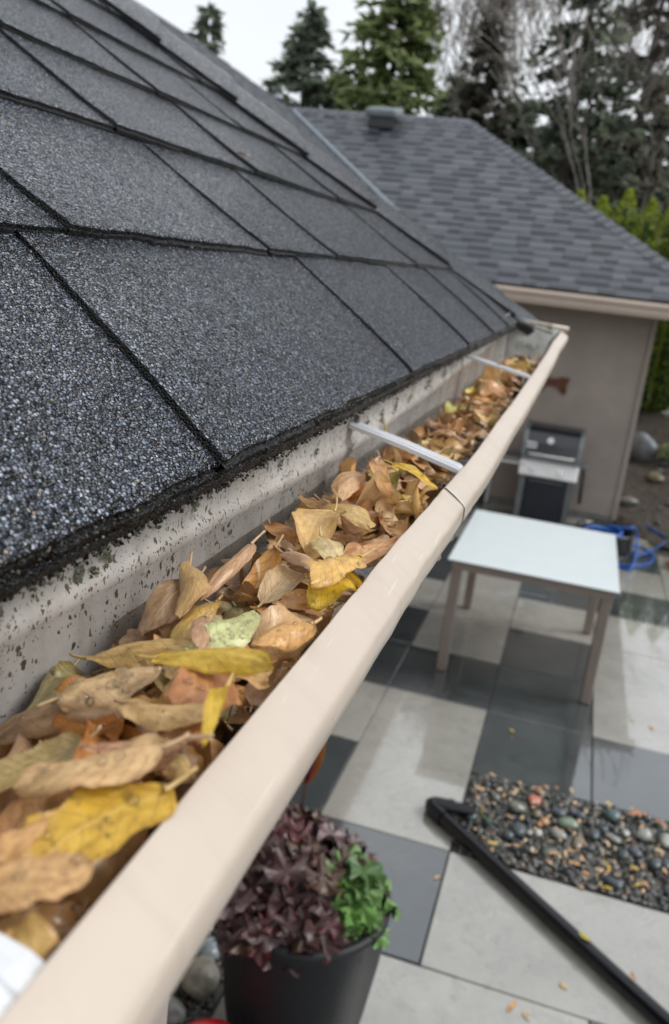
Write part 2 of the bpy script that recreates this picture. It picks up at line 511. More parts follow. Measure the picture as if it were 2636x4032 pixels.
M_STUCCO = simple("taupe_stucco", (.38, .325, .285), .85, var=.12, scale=2.2, bump=.004, bscale=160)
M_TRIM = simple("beige_trim_paint", (.62, .51, .43), .35, var=.04)
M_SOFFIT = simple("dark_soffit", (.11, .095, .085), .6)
M_CONC = simple("wet_concrete", (.20, .195, .18), .3, var=.2, bump=.002)
M_BLACK = simple("black_plastic", (.005, .006, .008), .16, var=.2, coat=.0)
M_POT = simple("black_planter", (.008, .009, .011), .55, var=.3, scale=20, bump=.0008, bscale=50)
M_RED = simple("red_plastic", (.55, .012, .018), .3)
M_TAUPE = simple("taupe_powder_coat", (.25, .205, .175), .42, var=.05)
M_GLASS_TOP = simple("white_glass_top", (.80, .88, .90), .10, var=.02, coat=.6)
M_STEEL = simple("brushed_steel", (.92, .91, .89), .35, metal=.0, var=.05)
M_LID = simple("black_enamel", (.018, .019, .024), .25, var=.2, coat=.6)
M_GREYCAST = simple("grey_cast_alu", (.20, .215, .22), .35, metal=.6)
M_CABINET = simple("dark_blue_grill_cabinet", (.012, .016, .026), .3)
M_CHROME = simple("chrome_knob", (.75, .76, .80), .15, metal=.7)
M_WHITEPL = simple("white_paint", (.72, .72, .70), .4)
M_RUST = simple("rusty_steel", (.13, .048, .026), .75, var=.5, scale=14, bump=.002)
M_DOOR = simple("dark_brown_panel", (.042, .030, .025), .45)
M_SOIL = simple("wet_soil", (.040, .029, .021), .8, var=.45, scale=6, bump=.05, bscale=9)
M_MULCH = simple("leaf_litter", (.09, .05, .022), .7, var=.6, scale=60, bump=.004, bscale=90)
M_HOSE = simple("blue_hose", (.010, .095, .40), .3, var=.08)
M_COPPER = simple("copper_vane", (.50, .20, .03), .35, metal=.3, var=.3)
M_PURPLE = simple("purple_vane", (.16, .012, .13), .35)
M_BARK = simple("bark", (.085, .070, .058), .9, var=.35, scale=5)
M_BARKL = simple("pale_bark", (.24, .225, .20), .9, var=.3, scale=5)
M_FLASH = simple("galvanised_flashing", (.27, .31, .35), .35, metal=.4)

def mat_rocks():
    t = NT("wet_river_rock")
    r = t.math('FRACT', t.math('ADD', t.geo().outputs["Random Per Island"], t.n.new("ShaderNodeObjectInfo").outputs["Random"]))
    col = t.ramp(r, [(0, (.018, .024, .026)), (.3, (.035, .045, .047)), (.5, (.07, .078, .075)), (.66, (.11, .10, .085)), (.8, (.055, .07, .06)), (.9, (.22, .21, .19)), (.96, (.20, .09, .06)), (1, (.36, .36, .34))])
    n = t.noise(26, 5, .65)
    col = t.mix(t.mapr(n, .35, .7, 0, .45), col, (.13, .125, .11))
    t.set("Base Color", col); t.set("Roughness", .24); t.set("Coat Weight", .35)
    t.set("Normal", t.bump(n, .002, .5))
    return t.m
M_ROCK = mat_rocks()

def mat_foliage(name, stops, rough=.6, trans=.48, noise_s=.8):
    t = NT(name)
    r = t.geo().outputs["Random Per Island"]
    col = t.ramp(r, stops)
    n = t.noise(noise_s, 3)
    col = t.mix(t.mapr(n, .3, .7, .25, 0), col, stops[0][1])
    t.set("Base Color", col); t.set("Roughness", rough)
    tr = t.n.new("ShaderNodeBsdfTranslucent"); t.l.new(col, tr.inputs[0])
    mx = t.n.new("ShaderNodeMixShader"); mx.inputs[0].default_value = trans
    t.l.new(t.b.outputs[0], mx.inputs[1]); t.l.new(tr.outputs[0], mx.inputs[2]); t.l.new(mx.outputs[0], t.out.inputs[0])
    return t.m
M_FIR = mat_foliage("blue_green_fir", [(0, (.19, .22, .175)), (.6, (.27, .32, .24)), (1, (.38, .41, .31))])
M_CEDAR = mat_foliage("mid_green_cedar", [(0, (.20, .25, .11)), (.6, (.31, .38, .16)), (1, (.42, .46, .23))])
M_BROWNFIR = mat_foliage("brownish_spruce", [(0, (.15, .14, .115)), (.6, (.22, .21, .17)), (1, (.30, .28, .22))])
M_DARKEV = mat_foliage("dark_evergreen", [(0, (.11, .14, .105)), (.6, (.17, .21, .145)), (1, (.24, .28, .18))])
M_HEDGE = mat_foliage("yellow_green_hedge", [(0, (.14, .21, .025)), (.5, (.34, .42, .05)), (1, (.55, .58, .10))])
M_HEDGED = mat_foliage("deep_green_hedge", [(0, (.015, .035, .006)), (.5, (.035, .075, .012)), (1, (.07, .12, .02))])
M_TWIG = simple("grey_twigs", (.26, .235, .21), .9)
M_HEUCH = mat_foliage("purple_heuchera", [(0, (.045, .014, .020)), (.45, (.11, .045, .058)), (.8, (.20, .11, .125)), (1, (.34, .25, .26))], .3, .1, 30)
M_GREENP = mat_foliage("fresh_green_leaf", [(0, (.030, .09, .012)), (.6, (.085, .22, .035)), (1, (.17, .33, .07))], .35, .2, 20)
M_LICHEN = mat_foliage("grey_green_lichen", [(0, (.07, .08, .045)), (.6, (.16, .18, .115)), (1, (.27, .29, .20))], .8, .0, 200)
M_MOSS = mat_foliage("edge_moss_and_grit", [(0, (.004, .004, .004)), (.5, (.010, .011, .009)), (.74, (.020, .024, .013)), (.88, (.045, .042, .028)), (.96, (.16, .13, .09)), (1, (.40, .33, .22))], .35, .0, 60)
M_SHRUB = mat_foliage("garden_shrub", [(0, (.05, .08, .015)), (.6, (.15, .19, .05)), (1, (.33, .34, .10))], .5, .2, 10)
M_REDPL = mat_foliage("red_brown_leaves", [(0, (.10, .02, .012)), (.6, (.22, .07, .035)), (1, (.40, .20, .10))], .5, .2, 10)


# ================================================================== STRUCTURE
def far(p): return Vector((p[0] * K, p[1] * K, p[2] * K))

# ground sheet to the horizon
g = MB()
g.add([(-300, -400, -.06), (600, -400, -.06), (600, 400, -.06), (-300, 400, -.06)], [(0, 1, 2, 3)])
tag(g.build("ground", M_SOIL), kind="structure")

# ---------------------------------------------------------------- near house roof
TP = .65
CS, SN = 1 / math.hypot(1, TP), TP / math.hypot(1, TP)
def roofp(x, s, h=0.0):
    droop = .004 * (max(0, .11 - s) / .11) ** 2 if s < .11 else 0
    y = .19 + s * CS - h * SN
    z = EYE - .124 + .016 * x + s * SN + h * CS - droop
    return Vector((x, y, z))

house = empty("house", (0, 1.2, 0), "grey-shingled near house whose wet roof fills the upper left", "house")
deck = MB()
A0, A1 = roofp(-1.2, .02, -.012), roofp(2.36, .02, -.012)
top0, top1 = roofp(-1.2, 2.9, -.012), roofp(0.0, 2.9, -.012)
deck.add([A0, A1, top1, top0], [(0, 1, 2, 3)])
# hip face that looks away along the gutter, and the faces beyond the ridge
cnr = Vector((2.46, .19, EYE - .085))
apx = Vector((0.0, 2.62, EYE + 1.45))
deck.add([cnr, Vector((2.46, 5.05, EYE - .085)), apx], [(0, 1, 2)])
deck.add([Vector((2.46, 5.05, EYE - .085)), Vector((-1.2, 5.05, EYE - .085)), Vector((-1.2, 2.62, EYE + 1.45)), apx], [(0, 1, 2, 3)])
roof = deck.build("roof", M_ASPH, house)

w = MB()
w.box((.35, 3.1, 1.15), (3.9, 3.6, 2.3))
w.build("wall", M_STUCCO, house)
w = MB()
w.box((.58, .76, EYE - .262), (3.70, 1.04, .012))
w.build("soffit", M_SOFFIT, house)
w = MB()
w.box((.63, .2165, EYE - .175), (3.64, .018, .15)); w.box((2.452, 2.6, EYE - .175), (.018, 4.75, .15))
w.build("fascia", M_TRIM, house)

def jit(a, b, c): return noise.noise(Vector((a, b, c)))
def shingle_mesh(x0, x1, s0, s1, seed, fine, shear=0.0, curl_up=0.0, left_up=.0035, hb=.0045, th=.0050):
    dx = .0032 if fine else .012
    nx = max(4, int((x1 - x0) / dx)); ns = 16 if fine else 9
    ss = [0, .004, .012, .022, .035, .05] + [.05 + (s1 - s0 - .05) * (k / (ns - 6)) for k in range(1, ns - 5)]
    vs, fs, mi = [], [], []
    def H(i, k):
        q = 1 - ss[k] / (s1 - s0)
        a = 1 - i / nx
        return hb * q + curl_up * max(0, 1 - ss[k] / .075) ** 2 + .0015 + th + left_up * a * (.45 + .55 * q)
    for k in range(len(ss)):
        for i in range(nx + 1):
            x = x0 + (x1 - x0) * i / nx; s = s0 + ss[k]; h = H(i, k)
            if k == 0: s += .0016 * jit(x * 240, seed, 0) + .0022 * jit(x * 22, seed, 4); h += .0008 * jit(x * 300, seed, 9)
            if i == 0: x += .0010 * jit(s * 300, seed, 1) + .002 * jit(s * 16, seed, 7)
            if i == nx: x += .0010 * jit(s * 300, seed, 2)
            x += shear * s
            h += .0011 * jit(x * 9, s * 14, seed) + (.0004 * jit(x * 300, s * 300, seed) if fine else 0)
            if k == 0: h -= .0012
            vs.append(roofp(x, s, h))
    W = nx + 1; N = len(ss)
    for k in range(N - 1):
        for i in range(nx):
            a = k * W + i; fs.append((a, a + 1, a + W + 1, a + W)); mi.append(0)
    # front edge (two laminated layers) and side edges
    def skirt(idx, drop, out, mat):
        base = len(vs)
        for j, a in enumerate(idx):
            v = vs[a]; d = drop(j)
            o = out(j)
            vs.append(v + Vector((0, -o * CS + d * SN, -d * CS - o * SN)))
        for j in range(len(idx) - 1):
            fs.append((idx[j], base + j, base + j + 1, idx[j + 1])); mi.append(mat)
        return list(range(base, base + len(idx)))
    front = [i for i in range(W)]
    f1 = skirt(front, lambda j: .0032 + .0010 * jit(j * .9, seed, 3), lambda j: -.0004 + .0010 * jit(j * .7, seed, 5), 1)
    x_step = .3 + .5 * abs(jit(seed * 3.3, 1, 2))
    f2 = skirt(f1, lambda j: .0004, lambda j: (.0042 if (j / nx > x_step) == (seed % 2 == 0) else .0018) + .0014 * jit(j * .8, seed, 6), 1)
    f3 = skirt(f2, lambda j: .0045, lambda j: -.0006, 1)
    skirt([k * W for k in range(N)], lambda j: .0125, lambda j: 0, 1)
    skirt([k * W + nx for k in range(N)][::-1], lambda j: .0125, lambda j: 0, 1)
    me = mesh("shingle", vs, fs, False, mi)
    me.materials.append(M_GRAN); me.materials.append(M_ASPH)
    bm = bmesh.new(); bm.from_mesh(me); bmesh.ops.recalc_face_normals(bm, faces=bm.faces); bm.to_mesh(me); bm.free()
    me.polygons.foreach_set("use_smooth", [m == 0 for m in mi])
    return me

SB = [0.0, .200, .392, .562, .728, .895, 1.06, 1.225, 1.39, 1.555, 1.72, 1.885, 2.05, 2.215]
CUTS = [[-.25, .06, .430, .955, 1.41, 1.755, 2.06],
        [-.2, .2, .53, .91, 1.17, 1.72, 2.13],
        [-.1, .38, .855, 1.25, 1.675],
        [.05, .5, .86, 1.20, 1.52],
        [.1, .42, .80, 1.19, 1.62]]
def hipx(s): return 2.36 - s * CS * 1.0
seed = 0
for r in range(len(SB) - 1):
    if r < len(CUTS): cuts = list(CUTS[r])
    else:
        cuts = [-.3 + random.uniform(0, .2)]
        while cuts[-1] < 2.6: cuts.append(cuts[-1] + random.uniform(.22, .42))
    cuts = [c for c in cuts if c < hipx(SB[r]) + .02] + [hipx(SB[r]) + .05]
    for a, b in zip(cuts[:-1], cuts[1:]):
        if b - a < .06: continue
        seed += 1
        me = shingle_mesh(a + .0012, b - .0012, SB[r], SB[r + 1] + .03, seed, r < 2 and a < 1.3, .24 if r == 0 else 0.0, 0.0 if r == 0 else .003, left_up=random.uniform(.0025, .0045))
        link("shingle", me, None, roof)

# starter strip under the first course
nx = 900; vs, fs = [], []
for i in range(nx + 1):
    x = -.3 + 2.72 * i / nx
    j = .0016 * jit(x * 200, 8, 0) + .0018 * jit(x * 26, 3, 0)
    for (s, h) in ((.03, .0025), (-.0045 + j, .0018), (-.005 + j, -.0035), (-.0035 + j, -.0065), (.03, -.0070)):
        vs.append(roofp(x, s, h + .0006 * jit(x * 300, s * 100, 2)))
for i in range(nx):
    for k in range(4): a = i * 5 + k; fs.append((a, a + 5, a + 6, a + 1))
me = mesh("starter", vs, fs, False); me.materials.append(M_ASPH)
st = link("starter_strip", me, None, roof)

# hip cap shingles
CAPT = [-.02, .075, .24, .395, .525, .645, .76, .875, .99, 1.105, 1.22, 1.335, 1.45, 1.565, 1.68, 1.8, 1.92]
def hip_apex(t): return Vector((2.475 - t, .183 + t, EYE - .068 + .645 * t))
n_roof = Vector((0, -SN, CS)); n_hip = Vector((SN, 0, CS)); hd = Vector((-1, 1, .645)).normalized()
sideA = hd.cross(n_roof).normalized()
if sideA.x > 0: sideA = -sideA          # runs down the near face
sideB = hd.cross(n_hip).normalized()
if sideB.x < 0: sideB = -sideB
for k in range(len(CAPT) - 1):
    t0, t1 = CAPT[k], CAPT[k + 1] + .05
    vs, fs, mi = [], [], []
    nl = 20; prof = [(-.125, 0), (-.085, 0), (-.045, 0), (-.014, .0), (.0, .002), (.016, 0), (.06, 0), (.11, 0)]
    for i in range(nl + 1):
        t = t0 + (t1 - t0) * i / nl; q = 1 - i / nl
        for (o, e) in prof:
            h = .0035 + .012 * q + e + .001 * jit(t * 40, o * 40, k)
            p = hip_apex(t)
            if i == 0: p = p - hd * .0015 * jit(o * 300, k, 1)
            if o < 0: oo = -o * (1 + .03 * jit(t * 30, k, 8)); p = p + sideA * oo + n_roof * (h - .016 * (-o / .125))
            else: p = p + sideB * o + n_hip * h + (Vector((0, 0, .002)) if o == 0 else Vector((0, 0, 0)))
            vs.append(p)
    W = len(prof)
    for i in range(nl):
        for j in range(W - 1): fs.append((i * W + j, i * W + j + 1, (i + 1) * W + j + 1, (i + 1) * W + j)); mi.append(0)
    b = len(vs)
    for i in range(nl + 1): vs.append(vs[i * W] - n_roof * (.016 + .008 * (1 - i / nl)) - sideA * .004)
    for i in range(nl): fs.append((i * W, (i + 1) * W, b + i + 1, b + i)); mi.append(1)
    b = len(vs)
    for j in range(W): vs.append(vs[j] - (n_roof if prof[j][0] < 0 else n_hip) * .011)
    for j in range(W - 1): fs.append((j, b + j, b + j + 1, j + 1)); mi.append(1)
    me = mesh("cap", vs, fs, False, mi); me.materials.append(M_GRAN); me.materials.append(M_ASPH)
    bm = bmesh.new(); bm.from_mesh(me); bmesh.ops.recalc_face_normals(bm, faces=bm.faces); bm.to_mesh(me); bm.free()
    me.polygons.foreach_set("use_smooth", [m == 0 for m in mi])
    link("hip_cap_shingle", me, None, roof)

# moss, grit and granule crumbs caught under and along the eave edge
mb_v, mb_f = [], []
def crumb(p, r, sq=.7):
    b = len(mb_v)
    R = Matrix.Rotation(random.uniform(0, 6.28), 3, Vector((random.gauss(0, 1), random.gauss(0, 1), random.gauss(0, 1))).normalized())
    for v in ((1, 0, 0), (-1, 0, 0), (0, 1, 0), (0, -1, 0), (0, 0, sq), (0, 0, -sq)):
        q = R @ Vector(v) * r * random.uniform(.7, 1.3); mb_v.append(p + q)
    for f in ((0, 2, 4), (2, 1, 4), (1, 3, 4), (3, 0, 4), (2, 0, 5), (1, 2, 5), (3, 1, 5), (0, 3, 5)): mb_f.append(tuple(i + b for i in f))
for i in range(8000):
    x = random.uniform(-.05, 1) ** 1.0 if random.random() < .72 else random.uniform(1, 2.35)
    clump = noise.noise(Vector((x * 14, 2, 0)))
    thick = .0015 + .0042 * max(0, clump + .35)
    a = random.uniform(0, 1)
    s = -.006 + a * .012 + random.gauss(0, .0012)
    h = -.0045 - random.uniform(0, thick)
    crumb(roofp(x, s, h), random.choice((.0007, .0010, .0013, .0017)))
for i in range(2500):
    x = random.uniform(-.05, 1.5)
    crumb(roofp(x, -.001 + random.gauss(0, .0012), .0075 + random.uniform(-.005, .002)), random.choice((.0006, .0009, .0011)))
me = mesh("moss", mb_v, mb_f); me.materials.append(M_MOSS)
tag(link("edge_moss", me, None, roof), kind="stuff")

# loose pale and tan grit lying on the shingles
mb_v, mb_f = [], []
for i in range(260):
    x, s = random.uniform(.15, 1.1), random.uniform(.005, .36)
    crumb(roofp(x, s, .0115), random.uniform(.0006, .0014), .5)
me = mesh("grit", mb_v, mb_f)
me.materials.append(simple("tan_grit", (.34, .26, .17), .5, var=.5, scale=200))
tag(link("loose_grit", me, None, roof), kind="stuff")

# ---------------------------------------------------------------- gutter
ZLX = [-.4, 0, .2, .45, .8, 1.2, 1.5, 1.8, 2.1, 2.4]; ZLZ = [-.153, -.153, -.155, -.160, -.167, -.156, -.141, -.128, -.110, -.090]
ZBX = [-.2, .27, .35, .45, .65, .84, 1.39, 2.14, 2.4]; ZBZ = [-.197, -.197, -.199, -.190, -.180, -.184, -.186, -.165, -.16]
def zl(x): return EYE + float(np.interp(x, ZLX, ZLZ))
def dyl(x): return float(np.interp(x, [0, .5, .69, 1.2, 1.6, 2.1, 2.36], [-.0042, 0, 0, -.004, -.009, -.012, -.018]))
def zb(x): return EYE + float(np.interp(x, ZBX, ZBZ))
def surf(x, y):
    zf = EYE + float(np.interp(x, [0, .2, .45, .8, 1.2, 1.5, 1.8, 2.1, 2.4], [-.153, -.155, -.160, -.167, -.158, -.148, -.143, -.134, -.130])) - float(np.interp(x, [.3, .6], [.004, .014])); t = min(1.1, max(-.2, (y - .09) / .11))
    return zf * (1 - t) + zb(x) * t

gutter = empty("roof_gutter", (1.0, .15, EYE - .2), "long beige metal roof gutter packed with dead leaves along the near eave", "gutter")
BACK = [(.2068, .040), (.2068, .006), (.2040, .002), (.2036, -.002), (.2040, -.006), (.2064, -.010), (.2066, -.050), (.2066, -.092)]
FRONT = [(.2066, -.092), (.150, -.096), (.118, -.080), (.106, -.056), (.0975, -.028), (.0945, -.012)]
LIP = [(.0945, -.012), (.0932, -.0012), (.0922, .0000), (.0905, -.0003), (.0830, -.0052), (.0756, -.0104), (.0738, -.0122), (.0730, -.0145), (.0728, -.0200), (.0730, -.0250), (.0738, -.0262), (.0760, -.0266), (.084, -.027)]
OUT = [(.084, -.028), (.0875, -.034), (.0925, -.060), (.108, -.085), (.146, -.101), (.2075, -.0965)]
def sweep(prof, x0, x1, step, grow=0.0, wob=.0):
    n = max(2, int((x1 - x0) / step)); vs, fs = [], []
    for i in range(n + 1):
        x = x0 + (x1 - x0) * i / n
        dy = dyl(x) + wob * jit(x * 5, 3, 1) + .0006 * jit(x * 30, 2, 1) * (1 if wob else 0)
        for (y, z) in prof:
            yy = y - grow * (1 if y < .1 else 0); vs.append((x, yy + dy * (1 if y < .12 else 0), zl(x) + z + grow * (1 if z > -.008 and y < .1 else 0)))
    W = len(prof)
    fs = [(i * W + k, i * W + k + 1, (i + 1) * W + k + 1, (i + 1) * W + k) for i in range(n) for k in range(W - 1)]
    return vs, fs
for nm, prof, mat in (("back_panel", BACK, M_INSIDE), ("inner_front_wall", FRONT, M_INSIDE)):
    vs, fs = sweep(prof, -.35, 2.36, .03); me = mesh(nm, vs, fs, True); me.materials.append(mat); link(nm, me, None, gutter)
for (x0, x1, gr) in ((-.35, .700, 0.0), (.688, 2.362, .0007)):
    vs, fs = sweep(LIP + OUT[1:], x0, x1, .02, gr, .0012); me = mesh("front_lip", vs, fs, True); me.materials.append(M_PAINT)
    auto_smooth(link("front_lip", me, None, gutter), 32)
# sealant bead at the lap joint
vs, fs = sweep(LIP[1:9], .6868, .6892, .0012, .0011); me = mesh("sealant", vs, fs, True); me.materials.append(M_WHITEPL); link("joint_sealant", me, None, gutter)
# end cap: plate, rolled top edge and the far hanger
s_ = MB()
poly = [(.2068, .022), (.2068, -.092), (.150, -.096), (.118, -.080), (.106, -.056), (.0975, -.028), (.0760, .002), (.062, .004), (.064, .008)]
s_.prism([(y, zl(2.36) + z) for (y, z) in poly], 'x', 2.358, 2.361)
s_.build("end_cap", simple("pale_end_cap", (.80, .80, .75), .4, var=.25, scale=30), gutter)
s_ = MB()
s_.tube([(2.362, .208, zl(2.36) + .012), (2.364, .14, zl(2.36) + .010), (2.363, .056, zl(2.36) + .006)], .0070, 10)
s_.build("end_cap_edge", M_PAINT, gutter, True)
s_ = MB()
s_.tube([(2.29, .206, zl(2.29) + .022), (2.29, .094, zl(2.29) - .002)], .0022, 6)
s_.build("hanger_rod", simple("shaded_hanger", (.05, .045, .04), .5), gutter, True)  # far strap lies in shade; that shade is put into its dark colour
# moss on the end cap
mb_v, mb_f = [], []
for i in range(500):
    y = random.uniform(.10, .20); z = zl(2.36) + random.choice((.010, .004, -.05)) + random.gauss(0, .005)
    if noise.noise(Vector((y * 60, z * 60, 0))) > -.05: crumb(Vector((2.3565, y, z)), random.uniform(.0008, .002))
me = mesh("moss", mb_v, mb_f); me.materials.append(M_SHRUB); tag(link("end_moss", me, None, gutter), kind="stuff")

# hangers: ribbed aluminium straps with a hooked end
def hanger(x, wd, dz0=.024, screw=True):
    prof = [(-1, -.0035), (-1, 0), (-.72, 0), (-.66, .0016), (-.42, .0016), (-.36, .0004), (-.12, .0004), (-.06, .0016), (.10, .0016), (.16, .0004), (.4, .0004), (.46, .0016), (.7, .0016), (.76, 0), (1, 0), (1, -.0035)]
    h = wd / 2; vs = []
    ends = ((.2062, zl(x) + dz0), (.150, zl(x) + dz0 * .52 - .0005), (.0985 + dyl(x), zl(x) - .0015), (.0925 + dyl(x), zl(x) - .0045))
    for (y, z) in ends:
        for (a, b) in prof: vs.append((x + a * h, y, z + b))
    W = len(prof)
    fs = [(i * W + k, i * W + k + 1, (i + 1) * W + k + 1, (i + 1) * W + k) for i in range(len(ends) - 1) for k in range(W - 1)]
    fs += [tuple(range(W)), tuple(range(3 * W, 4 * W))[::-1]]
    me = mesh("hanger", vs, fs, False); me.materials.append(M_ALU)
    o = link("hanger_strap", me, None, gutter)
    sm = o.modifiers.new("s", 'SOLIDIFY'); sm.thickness = .0009; sm.offset = -1
    b = MB(); b.box((x, .0955, zl(x) - .008), (wd * .8, .003, .016), bev=.001); b.build("hook", M_ALU, o)
    if screw:
        b = MB(); b.tube([(x, .2035, zl(x) + dz0 + .004), (x, .199, zl(x) + dz0 + .004)], .0038, 8); b.build("screw", M_GREYCAST, o)
    return o
hanger(.119, .034, .020)
hanger(.800, .021)
hanger(1.523, .020, .020)
b = MB(); b.box((1.523, .143, zl(1.523) + .009), (.006, .006, .006)); b.build("hanger_rivet", M_BARK, gutter)

# drops hanging under the lip
for (x, r) in ((.650, .0050), (.590, .0048), (.520, .0036), (.505, .0030), (.345, .0050), (.300, .0040), (.232, .0030), (.163, .0040), (.78, .003), (.9, .003)):
    mbd = MB()
    prof = [(0.0001, -r * 2.0), (r * .55, -r * 1.75), (r * .85, -r * 1.2), (r * .9, -r * .7), (r * .7, -r * .25), (r * .5, .0005), (.0001, .0008)]
    mbd.lathe([(a * .72, b_ * .72) for a, b_ in prof], (x, .0765, zl(x) - .0265), 12)
    o = mbd.build("hanging_drop", M_DROP, gutter, True)

# lichen rosettes on the back panel, just below the shingles
mb_v, mb_f = [], []
def flake(p, nrm, r):
    b = len(mb_v); a = nrm.orthogonal().normalized(); c = nrm.cross(a); n = 7
    rot = random.uniform(0, 6.28)
    mb_v.append(p + nrm * r * .25)
    for k in range(n):
        th = rot + 2 * math.pi * k / n; q = r * random.uniform(.6, 1.2)
        mb_v.append(p + (a * math.cos(th) + c * math.sin(th)) * q + nrm * random.uniform(-.1, .35) * r)
    for k in range(n): mb_f.append((b, b + 1 + k, b + 1 + (k + 1) % n))
for (x, z, rx, rz, n) in ((.405, .030, .0055, .006, 70), (.378, .030, .003, .004, 25), (.352, .018, .0028, .0045, 30), (.340, .012, .003, .004, 25), (.3275, .016, .003, .0045, 25),
                          (.452, .028, .0035, .008, 50), (.47, .026, .003, .003, 15), (.60, .024, .003, .005, 20), (.69, .020, .004, .006, 24), (.86, .020, .008, .009, 40), (.93, .018, .010, .010, 50),
                          (1.0, .02, .010, .010, 50), (1.08, .018, .01, .009, 40), (1.2, .02, .014, .009, 50), (1.34, .018, .02, .008, 50)):
    for i in range(n):
        p = Vector((x + random.gauss(0, rx * .6), .2052, zl(x) + z - .008 + random.gauss(0, rz * .6)))
        nrm = Vector((random.gauss(0, .5), -1, random.gauss(0, .5))).normalized()
        flake(p, nrm, random.uniform(.0007, .0017))
me = mesh("lichen", mb_v, mb_f); me.materials.append(M_LICHEN)
tag(link("lichen", me, None, gutter), kind="stuff")

# rotted litter at the bottom, and standing water
vs, fs = [], []
nx, ny = 260, 14
for i in range(nx + 1):
    x = -.2 + 2.55 * i / nx
    for j in range(ny + 1):
        y = .098 + .107 * j / ny
        vs.append((x, y, surf(x, y) - .030 + .006 * jit(x * 60, y * 60, 1)))
for i in range(nx):
    for j in range(ny): a = i * (ny + 1) + j; fs.append((a, a + 1, a + ny + 2, a + ny + 1))
me = mesh("litter", vs, fs, True); me.materials.append(M_MULCH)
tag(link("leaf_litter", me), kind="stuff")
wz = EYE - .1865
b = MB(); b.add([(.36, .0985, wz), (1.42, .0985, wz), (1.42, .2055, wz), (.36, .2055, wz)], [(0, 1, 2, 3)])
tag(b.build("water", M_WATER), kind="structure")

# ---------------------------------------------------------------- leaves in the gutter
def leaf_mesh(L, Wd, curl, bend, seed, nu=18, nv=12, wave=.14, fold=.0, skew=.0, twist=0.0, stalk=.22, crump=1.0):
    rr = random.Random(seed)
    if abs(curl) > .2: Wa = Wd * (abs(curl) / 2) / max(.35, math.sin(min(abs(curl), 2.9) / 2))
    else: Wa = Wd
    k = curl / Wa
    ph, f1 = rr.uniform(0, 6), rr.uniform(5, 9)
    vs, uvs, fs = [], [], []
    pk = rr.uniform(.72, .9)
    ka, kb = rr.uniform(.55, 1.25), rr.uniform(.55, 1.25)
    kvar = [ka + (kb - ka) * (i / nu) for i in range(nu + 1)]
    lat = rr.uniform(-.10, .10)
    for i in range(nu + 1):
        u = i / nu
        a = Wa / 2 * max(.015, math.sin(math.pi * min(1, u ** pk)) ** .58) * (1 + crump * .16 * jit(u * 4.5, seed, 0) + .08 * jit(u * 13, seed, 4))
        for j in range(nv + 1):
            v = -1 + 2 * j / nv
            t = v * a
            tt = t + skew * a
            k = curl / Wa * kvar[i]
            if abs(k) > 1e-5: y, z = math.sin(tt * k) / k, (1 - math.cos(tt * k)) / k
            else: y, z = tt, 0
            z += fold * abs(t)
            z += bend * L * .35 * (1 - (2 * u - 1) ** 2)
            z += wave * Wd * abs(v) ** 1.6 * math.sin(u * f1 + ph + (2.1 if v > 0 else 0)) * .55
            z += crump * .10 * Wd * jit(u * 6, v * 2.2, seed * 1.3) + crump * .05 * Wd * jit(u * 14, v * 5, seed * 2.3)
            y += .09 * Wd * jit(u * 5, v * 2, seed + 9) * (.4 + abs(v)) + .04 * L * jit(u * 1.3, 0, seed + 4) + lat * L * (u - .5) ** 2 * 4
            if twist:
                c, s_2 = math.cos(twist * (u - .5)), math.sin(twist * (u - .5)); y, z = y * c - z * s_2, y * s_2 + z * c
            vs.append((u * L, y, z)); uvs.append((u, j / nv))
    W = nv + 1
    fs = [(i * W + j, (i + 1) * W + j, (i + 1) * W + j + 1, i * W + j + 1) for i in range(nu) for j in range(nv)]
    if stalk:
        c0 = Vector(vs[nv // 2]); n = 5; b = len(vs); m = 5
        bx, bz = rr.uniform(-.3, .3), rr.uniform(-.1, .5)
        for i in range(m + 1):
            q = i / m; p = c0 + Vector((L * .05 - L * (stalk + .05) * q, bx * L * stalk * q * q, bz * L * stalk * q * q + .0003)); r = .0010 * (1 - .35 * q) if L > .02 else .0006
            if i == m: r *= 1.3
            for kk in range(n):
                th = 6.283 * kk / n; vs.append((p.x, p.y + r * math.cos(th), p.z + r * math.sin(th))); uvs.append((.02, .5))
        fs += [(b + i * n + kk, b + i * n + (kk + 1) % n, b + (i + 1) * n + (kk + 1) % n, b + (i + 1) * n + kk) for i in range(m) for kk in range(n)]
        fs.append(tuple(b + m * n + kk for kk in range(n)))
    me = mesh("leaf", vs, fs, True, None, uvs); me.materials.append(M_LEAF)
    return me

def leaf_basis(P, Q, roll=0.0, up=Vector((-.25, -.15, 1))):
    x = (Q - P).normalized(); z = (up - x * up.dot(x)).normalized(); z.rotate(Matrix.Rotation(roll, 3, x)); y = z.cross(x)
    M = Matrix((x, y, z)).transposed().to_4x4(); M.translation = P
    return M

